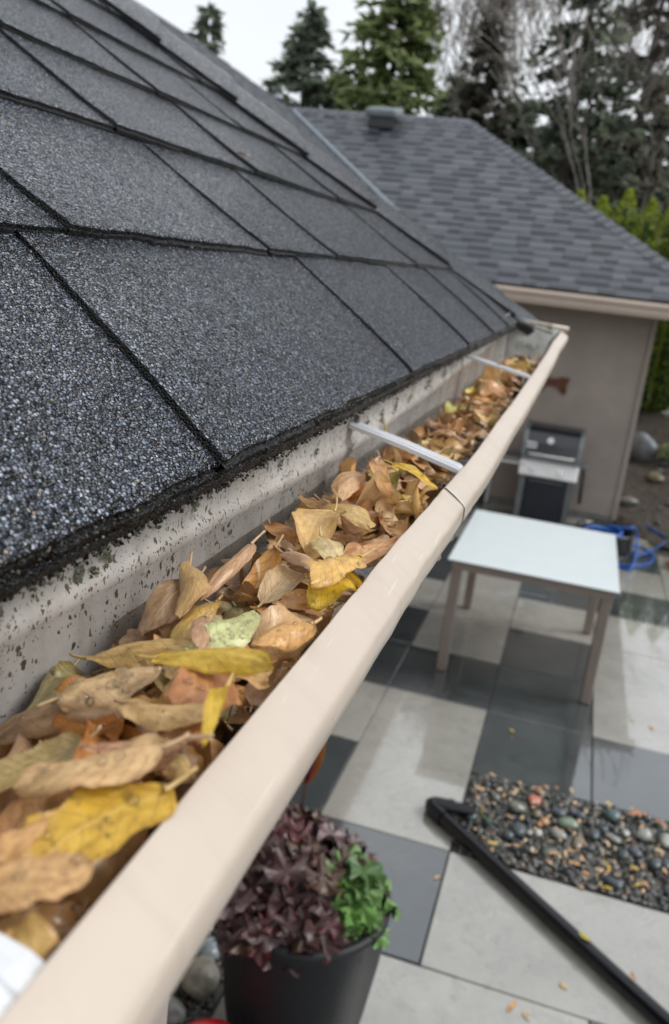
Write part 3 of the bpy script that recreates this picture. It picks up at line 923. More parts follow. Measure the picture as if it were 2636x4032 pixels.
def droplets_on(me, n, rmin, rmax, seed, bias=None):
    rr = random.Random(seed); V = me.vertices; polys = [p for p in me.polygons if len(p.vertices) == 4 and p.area > 1e-7][:216]
    m = MB()
    for i in range(n):
        p = rr.choice(polys); c = p.center; nr = p.normal
        if nr.z < 0: nr = -nr
        if nr.z < .35: continue
        r = rmin + (rmax - rmin) * rr.random() ** 3
        a = nr.orthogonal().normalized(); b_ = nr.cross(a)
        el = rr.uniform(1, 1.3)
        vs = [c + nr * r * .62]; n1, n2 = 8, 8
        for (rad, hh) in ((.55, .50), (.92, .22), (1.0, -.12)):
            for k in range(8):
                th = 6.283 * k / 8; vs.append(c + (a * math.cos(th) * el + b_ * math.sin(th)) * r * rad + nr * r * hh)
        fs = [(0, 1 + k, 1 + (k + 1) % 8) for k in range(8)]
        for q in range(2): fs += [(1 + q * 8 + k, 9 + q * 8 + k, 9 + q * 8 + (k + 1) % 8, 1 + q * 8 + (k + 1) % 8) for k in range(8)]
        m.add(vs, fs)
    return m

HERO = [
    ((0.3124, 0.1902, -0.1828), (0.3141, 0.1384, -0.1658), 0.0166, -1.7, 0.15, (0.62, 0.44, 0.2),
     'long folded straw-yellow leaf with a bright stalk lying against the grey back wall'),
    ((0.2523, 0.1671, -0.17), (0.276, 0.1363, -0.16), 0.0164, -2, 0.1, (0.62, 0.45, 0.28),
     'pale tan rolled leaf dotted with round water drops near the back wall'),
    ((0.2684, 0.1287, -0.1633), (0.268, 0.1446, -0.1685), 0.0128, 1, -0.3, (0.66, 0.42, 0.16),
     'small bent orange-tan leaf tucked under the end of the drop-covered roll'),
    ((0.2524, 0.1913, -0.1861), (0.264, 0.1422, -0.1697), 0.0134, -1.9, 0.2, (0.36, 0.24, 0.16),
     'long mauve-brown rolled leaf at the left edge of the gutter'),
    ((0.2513, 0.1395, -0.1627), (0.2293, 0.0947, -0.1472), 0.0138, -1.4, 0.1, (0.6, 0.42, 0.22),
     'crumpled tan leaf with yellow patches beside the pink curled one'),
    ((0.2119, 0.0812, -0.1402), (0.2141, 0.1192, -0.1533), 0.0095, -1.6, -0.25, (0.5, 0.28, 0.19),
     'pinkish boat-shaped curled leaf close to the front lip'),
    ((0.2554, 0.1418, -0.1675), (0.2056, 0.1236, -0.1607), 0.0119, 2.1, 0.1, (0.42, 0.18, 0.055),
     'orange-brown cone-shaped leaf standing between pale rolls'),
    ((0.2298, 0.1388, -0.1642), (0.2043, 0.1631, -0.1723), 0.0156, 0.5, -0.1, (0.36, 0.28, 0.13),
     'long flat olive-tan leaf with a pale midrib at the left edge'),
    ((0.2034, 0.096, -0.1431), (0.1813, 0.1309, -0.155), 0.0135, -1.5, 0.15, (0.58, 0.4, 0.23),
     'broad tan rolled leaf lying just above the big yellow one'),
    ((0.2018, 0.0873, -0.1481), (0.1517, 0.1067, -0.1544), 0.0269, 0.35, -0.05, (0.52, 0.33, 0.03),
     'large bright yellow leaf with big water beads beside the front lip'),
    ((0.1526, 0.123, -0.1621), (0.1766, 0.1101, -0.1578), 0.0132, 0.5, 0, (0.66, 0.33, 0.04),
     'smooth orange leaf left of the large yellow one'),
    ((0.1437, 0.1074, -0.1545), (0.1566, 0.0861, -0.1472), 0.0106, -0.9, 0.1, (0.6, 0.38, 0.2),
     'crumpled tan leaf edge below the large yellow leaf'),
    ((0.155, 0.121, -0.1534), (0.171, 0.1143, -0.1512), 0.0059, -1.2, 0.1, (0.6, 0.36, 0.17),
     'narrow tan leaf curled over the smooth orange one'),
    ((0.1385, 0.1023, -0.1587), (0.1424, 0.0896, -0.1543), 0.0102, 0.6, 0.1, (0.62, 0.42, 0.16),
     'pale yellow-tan leaf next to the nearest white gutter hanger'),
    ((0.3163, 0.2048, -0.1904), (0.2581, 0.1854, -0.1861), 0.0149, 0.6, 0.2, (0.2, 0.17, 0.09),
     'dark grey-green leaf propped against the back wall'),
    ((0.3109, 0.1876, -0.1859), (0.2871, 0.1926, -0.187), 0.0135, 0.8, 0.1, (0.22, 0.19, 0.06),
     'olive leaf with a torn edge at the foot of the back wall'),
    ((0.3923, 0.178, -0.1662), (0.3311, 0.1742, -0.1741), 0.0140, -1, 0.1, (0.3, 0.2, 0.13),
     'grey-brown leaf leaning on the back wall'),
    ((0.3966, 0.1766, -0.1614), (0.3399, 0.1536, -0.1637), 0.0127, -1.8, 0.15, (0.52, 0.35, 0.18),
     'upright tan rolled leaf with its stalk pointing up'),
    ((0.4238, 0.1549, -0.1526), (0.3636, 0.1563, -0.1645), 0.0070, -2.4, 0.2, (0.48, 0.3, 0.19),
     'thin tube-like pink-tan rolled leaf near the back wall'),
    ((0.376, 0.1567, -0.17), (0.315, 0.149, -0.1673), 0.0120, -1.4, 0.1, (0.5, 0.34, 0.1),
     'yellow-brown crinkled leaf behind the pale green one'),
    ((0.3868, 0.1797, -0.1781), (0.3415, 0.1719, -0.1777), 0.0121, -1.2, 0.1, (0.42, 0.29, 0.19),
     'grey-tan curled leaf beside the upright tan roll'),
    ((0.3352, 0.1445, -0.1606), (0.2893, 0.1278, -0.1534), 0.0075, -1.2, 0.1, (0.5, 0.31, 0.22),
     'small pinkish leaf overlapping the pale green one'),
    ((0.2963, 0.1283, -0.1557), (0.3514, 0.1241, -0.1566), 0.0147, -0.7, 0.1, (0.5, 0.55, 0.3),
     'pale green leaf, the only green one among the tan leaves'),
    ((0.2774, 0.1259, -0.1525), (0.2638, 0.0753, -0.1354), 0.0128, -1.5, 0.1, (0.66, 0.44, 0.06),
     'two-tone leaf, yellow above and tan below, with a yellow stalk'),
    ((0.3274, 0.0817, -0.1477), (0.3036, 0.0998, -0.1525), 0.0117, -1.5, 0.1, (0.64, 0.36, 0.14),
     'peach-coloured rolled leaf touching the front lip'),
    ((0.458, 0.153, -0.1578), (0.3969, 0.1488, -0.1655), 0.0165, 1, -0.5, (0.5, 0.25, 0.05),
     'twisted amber leaf rising out of the water'),
    ((0.4428, 0.1835, -0.1893), (0.4343, 0.1552, -0.1839), 0.0164, 0.3, 0, (0.38, 0.22, 0.11),
     'flat brown leaf lying half under the water'),
    ((0.3876, 0.1267, -0.1697), (0.4162, 0.1154, -0.1672), 0.0133, -0.7, 0.1, (0.5, 0.25, 0.08),
     'glossy orange-brown leaf at the edge of the water'),
    ((0.4069, 0.1424, -0.1776), (0.3589, 0.1094, -0.1682), 0.0190, 0.4, 0.1, (0.5, 0.26, 0.09),
     'wide amber leaf lying flat beside the water'),
    ((0.3964, 0.133, -0.1714), (0.4572, 0.1437, -0.1733), 0.0157, 0.5, 0.2, (0.5, 0.36, 0.22),
     'ragged grey-tan leaf standing in the water'),
    ((0.4532, 0.1444, -0.1621), (0.4033, 0.1084, -0.1571), 0.0103, -1.9, 0.1, (0.52, 0.34, 0.24),
     'pink-tan rolled leaf lying across the gutter behind the yellow cup'),
    ((0.4213, 0.0856, -0.1565), (0.3919, 0.103, -0.1594), 0.0188, 1.3, 0.2, (0.68, 0.44, 0.03),
     'cup-shaped vivid yellow leaf beside the front lip'),
    ((0.4365, 0.0947, -0.1513), (0.3872, 0.107, -0.1523), 0.0169, -1, 0.1, (0.68, 0.4, 0.12),
     'peach-orange leaf folded over the yellow cup'),
    ((0.4806, 0.1352, -0.1596), (0.4251, 0.1094, -0.156), 0.0131, -0.9, 0.1, (0.66, 0.52, 0.3),
     'cream-coloured leaf left of the peach-orange one'),
    ((0.5279, 0.1442, -0.1497), (0.4672, 0.1438, -0.1613), 0.0245, 0.9, 0.2, (0.56, 0.38, 0.16),
     'square-looking golden tan leaf near the middle of the gutter'),
    ((0.4854, 0.1228, -0.1641), (0.538, 0.0983, -0.1628), 0.0146, 1, -0.2, (0.52, 0.28, 0.13),
     'orange-brown boat-shaped leaf next to the front lip'),
    ((0.5844, 0.1572, -0.1663), (0.5404, 0.115, -0.1647), 0.0179, -1.1, 0.1, (0.56, 0.4, 0.17),
     'dull yellow curled leaf in front of the second hanger'),
    ((0.6524, 0.1578, -0.1564), (0.592, 0.1563, -0.1645), 0.0155, -1.2, 0.1, (0.56, 0.36, 0.22),
     'pale pink-tan leaf sticking up behind the golden tan one'),
    ((0.6072, 0.1853, -0.1675), (0.5752, 0.16, -0.1669), 0.0150, 1, 0.1, (0.36, 0.2, 0.09),
     'brown leaf pointing up beside the back wall'),
    ((0.5262, 0.1856, -0.1685), (0.4865, 0.1549, -0.1652), 0.0131, 1, 0.1, (0.44, 0.21, 0.06),
     'rusty brown leaf with a raised point by the back wall'),
    ((0.6978, 0.142, -0.1523), (0.6572, 0.0963, -0.1568), 0.0247, 0.3, 0.1, (0.68, 0.42, 0.02),
     'golden yellow leaf lying flat on top beside the second hanger'),
    ((0.7195, 0.1538, -0.1624), (0.6635, 0.1277, -0.1654), 0.0192, 1.1, 0.1, (0.28, 0.24, 0.04),
     'olive cupped leaf left of the golden yellow one'),
    ((0.6739, 0.1526, -0.146), (0.6192, 0.1266, -0.1571), 0.0127, 1.2, 0.2, (0.5, 0.27, 0.11),
     'upright brown half-folded leaf left of the olive one'),
    ((0.6295, 0.1575, -0.1679), (0.6758, 0.1256, -0.1676), 0.0129, 1.2, 0.2, (0.44, 0.2, 0.05),
     'long dark orange curved leaf in front of the golden yellow one'),
    ((1.1793, 0.1718, -0.17), (1.23, 0.1647, -0.1688), 0.0132, 1, 0.2, (0.44, 0.42, 0.1),
     'yellow-green curled leaf by the back wall beyond the second hanger'),
    ((0.2804, 0.1128, -0.1503), (0.2242, 0.0883, -0.1469), 0.0174, -0.6, 0.1, (0.42, 0.19, 0.08),
     'reddish brown flat leaf covered with fine drops'),
    ((0.2915, 0.1214, -0.1573), (0.2435, 0.118, -0.1553), 0.0110, -1.6, 0.1, (0.52, 0.3, 0.14),
     'light brown rolled leaf beside the reddish brown one'),
    ((0.2532, 0.09, -0.14), (0.2096, 0.0788, -0.1354), 0.0047, 1, 0.2, (0.68, 0.44, 0.04),
     'narrow strip-like yellow leaf by the front lip'),
    ((0.3336, 0.1954, -0.1871), (0.3334, 0.1851, -0.1837), 0.0102, 1.2, 0.1, (0.4, 0.2, 0.08),
     'small brown leaf curled behind the folded straw-yellow one'),
    ((0.353, 0.1834, -0.1835), (0.3237, 0.1758, -0.1804), 0.0141, -1.5, 0.1, (0.46, 0.3, 0.19),
     'round-backed tan leaf against the back wall'),
    ((0.2258, 0.1532, -0.177), (0.2343, 0.1436, -0.1739), 0.0107, -1.9, 0.1, (0.46, 0.31, 0.17),
     'dull tan leaf wedged between the olive-tan leaf and the broad tan roll'),
    ((0.242, 0.1439, -0.168), (0.2229, 0.1366, -0.1654), 0.0083, 1.9, 0.2, (0.5, 0.3, 0.14),
     'light brown folded leaf behind the orange-brown cone'),
    ((0.2234, 0.1004, -0.159), (0.2106, 0.0898, -0.1551), 0.0084, -1.6, 0.1, (0.56, 0.42, 0.2),
     'tan leaf under the pink boat-shaped one near the lip'),
    ((0.3192, 0.1499, -0.1757), (0.2876, 0.1317, -0.1687), 0.0097, -1.2, 0.1, (0.6, 0.44, 0.24),
     'small cream-tan leaf with drops below the straw-yellow one'),
    ((0.1704, 0.1247, -0.1708), (0.1914, 0.1357, -0.1747), 0.0077, -2.2, 0.1, (0.4, 0.26, 0.15),
     'dark tan rolled leaf at the left edge beneath the orange one'),
    ((0.2991, 0.1182, -0.1584), (0.273, 0.1154, -0.1569), 0.0137, -1.4, 0.1, (0.6, 0.33, 0.14),
     'orange-tan leaf just in front of the two-tone leaf'),
    ((0.2879, 0.0991, -0.1558), (0.2795, 0.0843, -0.1507), 0.0113, 0.8, 0.1, (0.58, 0.36, 0.16),
     'tan leaf with a wavy edge close to the lip in front of the two-tone leaf'),
    ((0.3489, 0.1677, -0.1766), (0.3151, 0.1596, -0.1728), 0.0112, 1.6, 0.2, (0.58, 0.38, 0.22),
     'tan leaf rolled into an open tube behind the straw-yellow one'),
]
WET = {1: (26, .0004, .0019), 4: (34, .0004, .0012), 5: (34, .0004, .0012), 9: (44, .0004, .0015), 8: (20, .0004, .0013), 22: (40, .0004, .0011), 23: (30, .0003, .0010), 45: (46, .0003, .0013),
       0: (20, .0003, .0009), 10: (10, .0004, .001), 11: (12, .0004, .0012), 3: (14, .0004, .0010), 21: (8, .0004, .0013), 24: (14, .0004, .001), 32: (14, .0004, .0016), 31: (12, .0004, .0012), 35: (12, .0004, .0014), 6: (10, .0005, .0012), 50: (8, .0004, .0011), 40: (10, .0004, .0012)}
def keep_inside(o):
    co = np.zeros(len(o.data.vertices) * 3); o.data.vertices.foreach_get("co", co)
    M = npM(Matrix.LocRotScale(o.location, o.rotation_euler, o.scale)); y = co.reshape(-1, 3) @ M[1, :3] + M[1, 3]
    lo, hi = y.min(), y.max()
    if lo < .0915: o.location.y += min(.0915 - lo, .010)
    elif hi > .2035: o.location.y -= min(hi - .2035, .02)
for i, (P, Q, wd, curl, bend, col, lab) in enumerate(HERO):
    P = Vector(P) + Vector((0, 0, EYE)); Q = Vector(Q) + Vector((0, 0, EYE))
    L = (Q - P).length
    me = leaf_mesh(L * 1.03, wd * (1.18 if abs(curl) > 1.3 else 1.3), curl * 1.3 if abs(curl) < 2.2 else curl, bend * 1.5, 100 + i, skew=random.uniform(-.25, .25) if abs(curl) > 1 else 0, twist=random.uniform(-.5, .5), wave=(.16 + .18 * random.random()) * (.35 if abs(curl) < .6 else 1), stalk=.16, crump=.25 if abs(curl) < .6 else .42)
    o = link("fallen_leaf", me)
    lift = wd * .18 if curl > .8 else (.0 if curl > 0 else wd * .10)
    o.matrix_world = leaf_basis(P, Q, random.uniform(-.15, .15)) 
    o.location.z += (-.002 if curl > .8 else .004 if curl < -.8 else .001)
    o.location.z -= .003
    keep_inside(o)
    o.color = tuple(min(.88, c_ * k_) for c_, k_ in zip(col, (1.42, 1.36, 1.12))) + (1,)
    tag(o, lab, "leaf")
    if i in WET:
        n, r0, r1 = WET[i]; r0, r1, n = r0 * 1.3, r1 * 1.45, int(n * 1.3)
        dm = droplets_on(me, n, r0, r1, 50 + i)
        d = dm.build("water_drops", M_DROP, None, True); d.parent = o; tag(d, kind="stuff")

M_BURIED = simple('buried_leaf', (.38, .21, .085), .35, var=.7, scale=40, coat=.4)
PAL = [(.58, .38, .19), (.52, .30, .13), (.46, .24, .10), (.60, .42, .23), (.40, .23, .12), (.62, .34, .10), (.50, .34, .22), (.34, .19, .09), (.63, .44, .14), (.56, .26, .07), (.62, .47, .28), (.30, .24, .10)]
VAR = [leaf_mesh(.056, random.uniform(.026, .036), c, bnd, 300 + i, 12, 8, wave=.34, twist=random.uniform(-.9, .9), skew=random.uniform(-.4, .4), stalk=.12)
       for i, (c, bnd) in enumerate([(-2.8, .25), (-2.2, .1), (-1.6, .4), (1.8, .2), (2.6, -.1), (.7, .2), (-3.2, .3), (3.2, .2), (-1.0, -.3), (1.5, .5), (-1.9, -.3), (1.2, -.35), (-2.6, .5), (.5, .45), (-3.6, .2), (2.0, .4), (-1.3, .3), (3.6, 0)])]
ZONES = [(-.05, .30, 60, "brown leaf half buried in the pile at the near end of the gutter"),
         (.30, .78, 96, "tan or amber dead leaf buried in the pile before the second hanger"),
         (.80, 1.50, 60, "small orange-tan dead leaf in the gutter between the two bright hangers"),
         (1.54, 2.06, 24, "small orange dead leaf at the far end of the gutter")]
BR = [(.62, .38, .14), (.66, .42, .18), (.62, .30, .08), (.68, .48, .24), (.52, .27, .10), (.66, .46, .10), (.60, .36, .20)]
for (x0, x1, n, lab) in ZONES:
    for i in range(n):
        x = x0 + (x1 - x0) * (i + random.random()) / n
        sc = random.uniform(.62, 1.0)
        ya = random.uniform(0, 2 * math.pi); half = .028 * sc * abs(math.sin(ya)) + .006
        y = random.uniform(.100 + half, .199 - half) if half < .045 else .15
        top = x > .58
        depth = random.uniform(.000, .020) if not top else random.uniform(-.004, .018)
        if .44 < x < .60: depth = random.uniform(.014, .026)
        if .93 < x < 1.18: depth = random.uniform(.008, .02)          # the sunken, waterlogged stretch
        tilt = random.gauss(0, .30)
        d = Vector((math.cos(ya), math.sin(ya), math.sin(tilt) * .8)).normalized()
        c = Vector((x, y, surf(x, y) - depth))
        P = c - d * .028 * sc
        me = random.choice(VAR)
        o = link("fallen_leaf", me)
        M = leaf_basis(P, c, random.gauss(0, .5)) @ Matrix.Diagonal((sc, sc * random.uniform(.8, 1.25), sc, 1))
        o.matrix_world = M
        keep_inside(o)
        c_ = random.choice(BR if top else PAL); q = random.uniform(1.25, 1.75)
        if .93 < x < 1.18: q *= .75
        o.color = tuple(min(.88, a * q) for a in c_) + (1,)
        tag(o, lab, "leaf", lab.replace(" leaf ", " leaves ", 1).replace("brown leaves", "brown leaves"))

# the buried bottom layer, one mass of leaves
UT = []
for me in VAR[:8]:
    v = np.zeros(len(me.vertices) * 3); me.vertices.foreach_get("co", v)
    UT.append((v.reshape(-1, 3), [tuple(p.vertices) for p in me.polygons]))
xf = []
for i in range(620):
    x = random.uniform(-.1, 2.12); sc = random.uniform(.6, 1.0); ya = random.uniform(0, 6.28)
    half = .028 * sc * abs(math.sin(ya)) + .004; y = random.uniform(.100 + half, .200 - half)
    d = Vector((math.cos(ya), math.sin(ya), random.gauss(0, .2))).normalized()
    c = Vector((x, y, surf(x, y) - random.uniform(.010, .026)))
    xf.append((random.randrange(8), npM(leaf_basis(c - d * .028 * sc, c, random.gauss(0, .5)) @ Matrix.Diagonal((sc, sc, sc, 1)))))
o = scatter("buried_leaves", UT, xf, M_BURIED, None, True)
tag(o, kind="stuff")

# a stalk bridging the back panel and the pile, behind the second hanger
b = MB(); b.tube([(.93, .204, EYE - .158), (.90, .190, EYE - .168), (.86, .170, EYE - .168), (.83, .150, EYE - .170)], .0011, 6)
o = b.build("leaf_stalk", simple("yellow_stalk", (.50, .42, .10), .5), None, True); tag(o, "thin yellow leaf stalk hanging from the back wall beside the second hanger", "leaf stalk")

# orange leaf scrap lying on the shingles
me = leaf_mesh(.03, .007, .6, .1, 777, 8, 6)
o = link("fallen_leaf", me); o.matrix_world = leaf_basis(roofp(1.30, .44, .014), roofp(1.22, .45, .014)); o.color = (.55, .20, .05, 1)
tag(o, "tiny orange leaf scrap stuck on the wet shingles", "leaf")


# ================================================================== GARAGE AND LINKING WING
M_FDARK = simple("far_shingle_dark_band", (.028, .032, .040), .5, var=.3, scale=40)  # shingle's own dark granule print, also used on cut edges
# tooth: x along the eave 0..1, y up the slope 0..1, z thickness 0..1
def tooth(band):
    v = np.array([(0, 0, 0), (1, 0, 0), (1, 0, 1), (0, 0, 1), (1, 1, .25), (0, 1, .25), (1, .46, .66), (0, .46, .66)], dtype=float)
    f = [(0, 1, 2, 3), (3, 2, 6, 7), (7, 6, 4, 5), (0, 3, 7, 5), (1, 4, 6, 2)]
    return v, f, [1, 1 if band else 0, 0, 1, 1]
TT = [tooth(False), tooth(True)]
TM = []
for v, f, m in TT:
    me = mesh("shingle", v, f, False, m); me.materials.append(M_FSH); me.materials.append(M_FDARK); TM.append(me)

def shingled(parent, O, A, U, e, rows, xlo, xhi, seed, nparts=300, near=None, wmin=.13, wmax=.36):
    rr = random.Random(seed); N = A.cross(U)
    if N.z < 0: N = -N
    items = []
    for r in range(rows):
        s = r * e; lo, hi = xlo(s + e * .5), xhi(s + e * .5)
        x = lo - rr.uniform(0, .2)
        k = rr.randint(0, 1)
        while x < hi:
            wd = rr.uniform(wmin, wmax); a, b = max(x, lo), min(x + wd, hi)
            if b - a > .03:
                M = Matrix((A, U, N)).transposed().to_4x4(); M.translation = O + A * a + U * s + N * .001
                th = .009 if k % 2 == 0 else .013
                M = M @ Matrix.Diagonal((b - a - .003, e * 1.12, th, 1))
                items.append((k % 2, M, (M.translation - near).length if near is not None else 0))
            x += wd; k += 1
    items.sort(key=lambda t: t[2])
    inv = world_inv(parent)
    for (ti, M, _) in items[:nparts]:
        o = bpy.data.objects.new("shingle", TM[ti]); COL.objects.link(o); o.parent = parent; o.matrix_parent_inverse = inv; o.matrix_basis = M
    rest = items[nparts:]
    if rest:
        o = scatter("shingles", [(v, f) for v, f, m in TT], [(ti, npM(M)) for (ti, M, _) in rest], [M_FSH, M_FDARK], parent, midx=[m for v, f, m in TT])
        tag(o, kind="stuff")

TPF = .619; cf, sf = 1 / math.hypot(1, TPF), TPF / math.hypot(1, TPF)
garage = empty("garage", far((10, 2, 0)), "taupe rendered outbuilding with hipped grey shingle roof beyond the patio", "garage")
EX, EZ = 8.50, 2.235; RX = 11.60; RZ = EZ + TPF * (RX - EX); RY0 = 1.934; CY = RY0 - (RX - EX)
c_near, ridge_r, ridge_l = (EX, CY, EZ), (RX, RY0, RZ), (RX, 9.0, RZ)
back_x = 2 * RX - EX
gb = MB()
P_ = [far(c_near), far(ridge_r), far(ridge_l), far((EX, 9.0, EZ)), far((back_x, CY, EZ)), far((back_x, 9.0, EZ))]
gb.add(P_, [(0, 3, 2, 1), (0, 1, 4), (4, 1, 2, 5)])
groof = gb.build("roof", M_FEDGE, garage)
U = Vector((cf, 0, sf)); A = Vector((0, -1, 0))
O = far((EX, 9.0, EZ))
LEN = (RX - EX) / cf * K
# coordinate along the eave runs from Y=9 (0) to the corner
def xhi(s): return (9.0 - CY) * K - s * cf - .01
def xlo(s):                                            # stop at the valley with the wing
    X = EX * K + s * cf
    return (9.0 - (1.27 + (X / K - EX))) * K
shingled(groof, O, A, U, .142 * K, int(LEN / (.142 * K)) + 0, xlo, xhi, 3, 300, Vector((0, 0, EYE)))
# hip face towards the hedge (seen from other positions)
O2 = far(c_near); A2 = Vector((1, 0, 0)); U2 = Vector((0, cf, sf))
xs = []
def strip_caps(parent, p0, p1, n1, n2, side1, side2, e, wd, name="ridge_cap"):
    d = (p1 - p0); L = d.length; d.normalize(); n = int(L / e)
    for i in range(n):
        a = p0 + d * (i * e); b_ = a + d * (e * 1.25); vs = []
        for (p, q) in ((a, .016), (b_, .004)):
            vs += [p + side1 * wd + n1 * q, p + (n1 + n2).normalized() * (q + .008), p + side2 * wd + n2 * q]
        vs += [vs[0] - n1 * .016, vs[1] - Vector((0, 0, .016)), vs[2] - n2 * .016]
        m = MB(); m.add(vs, [(0, 1, 4, 3), (1, 2, 5, 4)], 0); m.add(vs, [(0, 6, 7, 1), (1, 7, 8, 2), (0, 3, 6), ], 1)
        m.build(name, [M_FSH, M_FDARK], parent)
nF = Vector((-sf, 0, cf)); nR = Vector((0, -sf, cf)); nB = Vector((sf, 0, cf))
hdir = (far(ridge_r) - far(c_near)).normalized()
s1 = hdir.cross(nF).normalized(); s1 = s1 if s1.y > 0 else -s1
s2 = hdir.cross(nR).normalized(); s2 = s2 if s2.x > 0 else -s2
strip_caps(groof, far(c_near), far(ridge_r), nF, nR, s1, s2, .15, .14)
strip_caps(groof, far(ridge_r), far((RX, 5.3, RZ)), nF, nB, Vector((-cf, 0, -sf)), Vector((cf, 0, -sf)), .15, .14)
# walls
wl_ = MB()
WX, WY = 9.02, -.572
wl_.box(far(((WX + 14.1) / 2, (WY + 9) / 2, 2.13 / 2 + .03)), Vector(((14.1 - WX) * K, (9 - WY) * K, 2.07 * K)))
wl_.build("wall", M_STUCCO, garage)
b = MB(); b.box(far(((WX + 14.1) / 2, (WY + 9) / 2, .03)), Vector(((14.1 - WX) * K + .02, (9 - WY) * K + .02, .06 * K))); b.build("plinth", M_CONC, garage)
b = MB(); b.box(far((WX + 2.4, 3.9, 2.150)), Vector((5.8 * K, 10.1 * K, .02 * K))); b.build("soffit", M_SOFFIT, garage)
b = MB(); b.box(far((WX - .004, WY - .004, 1.07)), Vector((.05, .05, 2.08 * K))); b.build("corner_strip", M_STUCCO, garage)
# brown panel door with its pale jamb, left of the grill
b = MB(); b.box(far((WX - .015, 1.62, .95)), Vector((.03, 1.72 * K, 1.9 * K))); door = b.build("door", M_DOOR, garage)
for yy in (1.2, 1.62, 2.04):
    b = MB(); b.box(far((WX - .032, yy, .95)), Vector((.012, .012, 1.8 * K))); b.build("groove_bead", M_DOOR, door)
b = MB(); b.box(far((WX - .03, .74, .95)), Vector((.05, .035, 1.92 * K))); b.build("door_jamb", M_WHITEPL, garage)

# garage eave gutter (its own thing)
gg = empty("roof_gutter", far((EX, 0, 2.15)), "clean beige gutter along the eave of the outbuilding roof", "gutter")
prof = [(EX + .02, 2.09), (EX + .02, 2.215), (EX - .005, 2.22), (EX - .006, 2.09)]
pr = [(0, 0), (-.055, 0), (-.072, .022), (-.085, .045), (-.085, .07), (-.112, .09), (-.122, .105), (-.122, .128), (-.112, .136), (-.100, .136), (-.098, .128), (-.09, .10), (-.01, .10), (-.01, .14), (0, .14)]
b = MB(); b.prism([((EX + .005) * K + p * 1.0, 2.083 * K + q * 1.08) for (p, q) in pr], 'y', CY * K - .02, 8.9 * K)
for i in range(len(b.v)): pass
b.v = [(v[0], v[1], v[2]) for v in b.v]
b.build("trough", M_TRIM, gg)
b = MB(); b.box(far((EX + .012, 3.8, 2.15)), Vector((.012, 10.0 * K, .15))); b.build("fascia_board", M_TRIM, gg)

# roof vent and flue cap on the garage roof
vent_p = Vector(far((11.30, 2.97, EZ + TPF * (11.30 - EX))))
b = MB()
b.box(vent_p + Vector((.02, 0, .04)), (.34, .36, .20), bev=.02)
v_ = b.build("vent_base", M_BLACK, groof)
b = MB(); b.box(vent_p + Vector((.0, 0, .185)), (.46, .46, .12), Matrix.Rotation(-.22, 3, 'Y'), bev=.03); b.build("vent_hood", simple("weathered_vent_hood", (.20, .24, .25), .3), groof)
b = MB(); b.box(vent_p + Vector((-.22, .13, -.09)), (.03, .26, .012), Matrix.Rotation(-.55, 3, 'Y')); b.build("vent_flashing", M_FLASH, groof)
fp = far((11.55, 4.50, 4.12))
b = MB(); b.tube([fp - Vector((0, 0, .1)), fp + Vector((0, 0, .13))], .045, 12); b.lathe([(.001, .22), (.05, .20), (.085, .155), (.08, .14), (.03, .13)], fp, 16); b.build("flue_cap", M_FLASH, groof, True)

# linking wing between the house and the garage
wing = empty("linking_wing", far((5, 3, 0)), "set-back wing with a grey shingle roof rising behind the near hip", "house wing")
EYW = 1.27; WZ = EZ
def wz_(y): return WZ + TPF * (y - EYW)
YR = 5.09
gb = MB()
pts = [(-1, EYW, WZ), (EX - .0, EYW, WZ), (EX + (4.45 - EYW), 4.45, wz_(4.45)), (10.45, 4.80, wz_(4.80)), (9.95, YR, wz_(YR)), (-1, YR, wz_(YR))]
gb.add([far(p) for p in pts], [tuple(range(6))])
back = [(10.9, 7.6, WZ + .3), (-1, 9, WZ)]
gb.add([far(pts[5]), far(pts[4]), far((12.5, 9.0, WZ)), far((-1, 9.0, WZ))], [(0, 1, 2, 3)])
gb.add([far(pts[4]), far(pts[3]), far(pts[2]), far((12.5, 9.0, WZ))], [(0, 1, 2, 3)])
wroof = gb.build("roof", M_FEDGE, wing)
OW = far((-1, EYW, WZ)); AW = Vector((1, 0, 0)); UW = Vector((0, cf, sf))
SLW = (YR - EYW) / cf * K
def xhw(s):
    y = EYW + s * cf / K
    x = EX + (y - EYW)
    if y > 4.40: x = min(x, 11.6 - (y - 4.45) * 2.6)
    return (x + 1) * K - .03
shingled(wroof, OW, AW, UW, .142 * K, int(SLW / (.142 * K)), lambda s: (3.2 + 1 - s * .35) * K, xhw, 8, 300, Vector((3.5, 0, EYE)))
# metal valley flashing
va, vb = Vector(far((EX - .02, EYW, WZ + .012))), Vector(far((EX + 3.02, EYW + 3.02, WZ + .012 + TPF * 3.02)))
b = MB(); vd = (vb - va).normalized()
sdA = Vector((0, 1, 0)) * .0
q1 = Vector((0, -cf, -sf)).cross(Vector((0, 0, 1)))
fl1 = (U - vd * U.dot(vd)).normalized(); fl2 = (UW - vd * UW.dot(vd)).normalized()
b.add([va, vb, vb + fl1 * .05 + nF * .012, va + fl1 * .05 + nF * .012], [(0, 1, 2, 3)])
b.add([va + Vector((0, 0, .001)), vb + Vector((0, 0, .001)), vb + fl2 * .04 + nR * .012, va + fl2 * .04 + nR * .012], [(0, 1, 2, 3)])
b.build("valley_flashing", M_FLASH, wroof)
b = MB(); b.box(far((4.0, (EYW + .5 + 8.9) / 2, 1.07)), Vector((9.9 * K, (8.9 - EYW - .5) * K, 2.1 * K))); b.build("wall", M_STUCCO, wing)
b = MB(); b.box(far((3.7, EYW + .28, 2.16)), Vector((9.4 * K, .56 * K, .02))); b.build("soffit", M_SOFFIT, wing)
b = MB(); b.box(far((3.75, EYW - .02, 2.165)), Vector((9.3 * K, .11, .14))); b.build("eave_gutter", M_TRIM, wing)

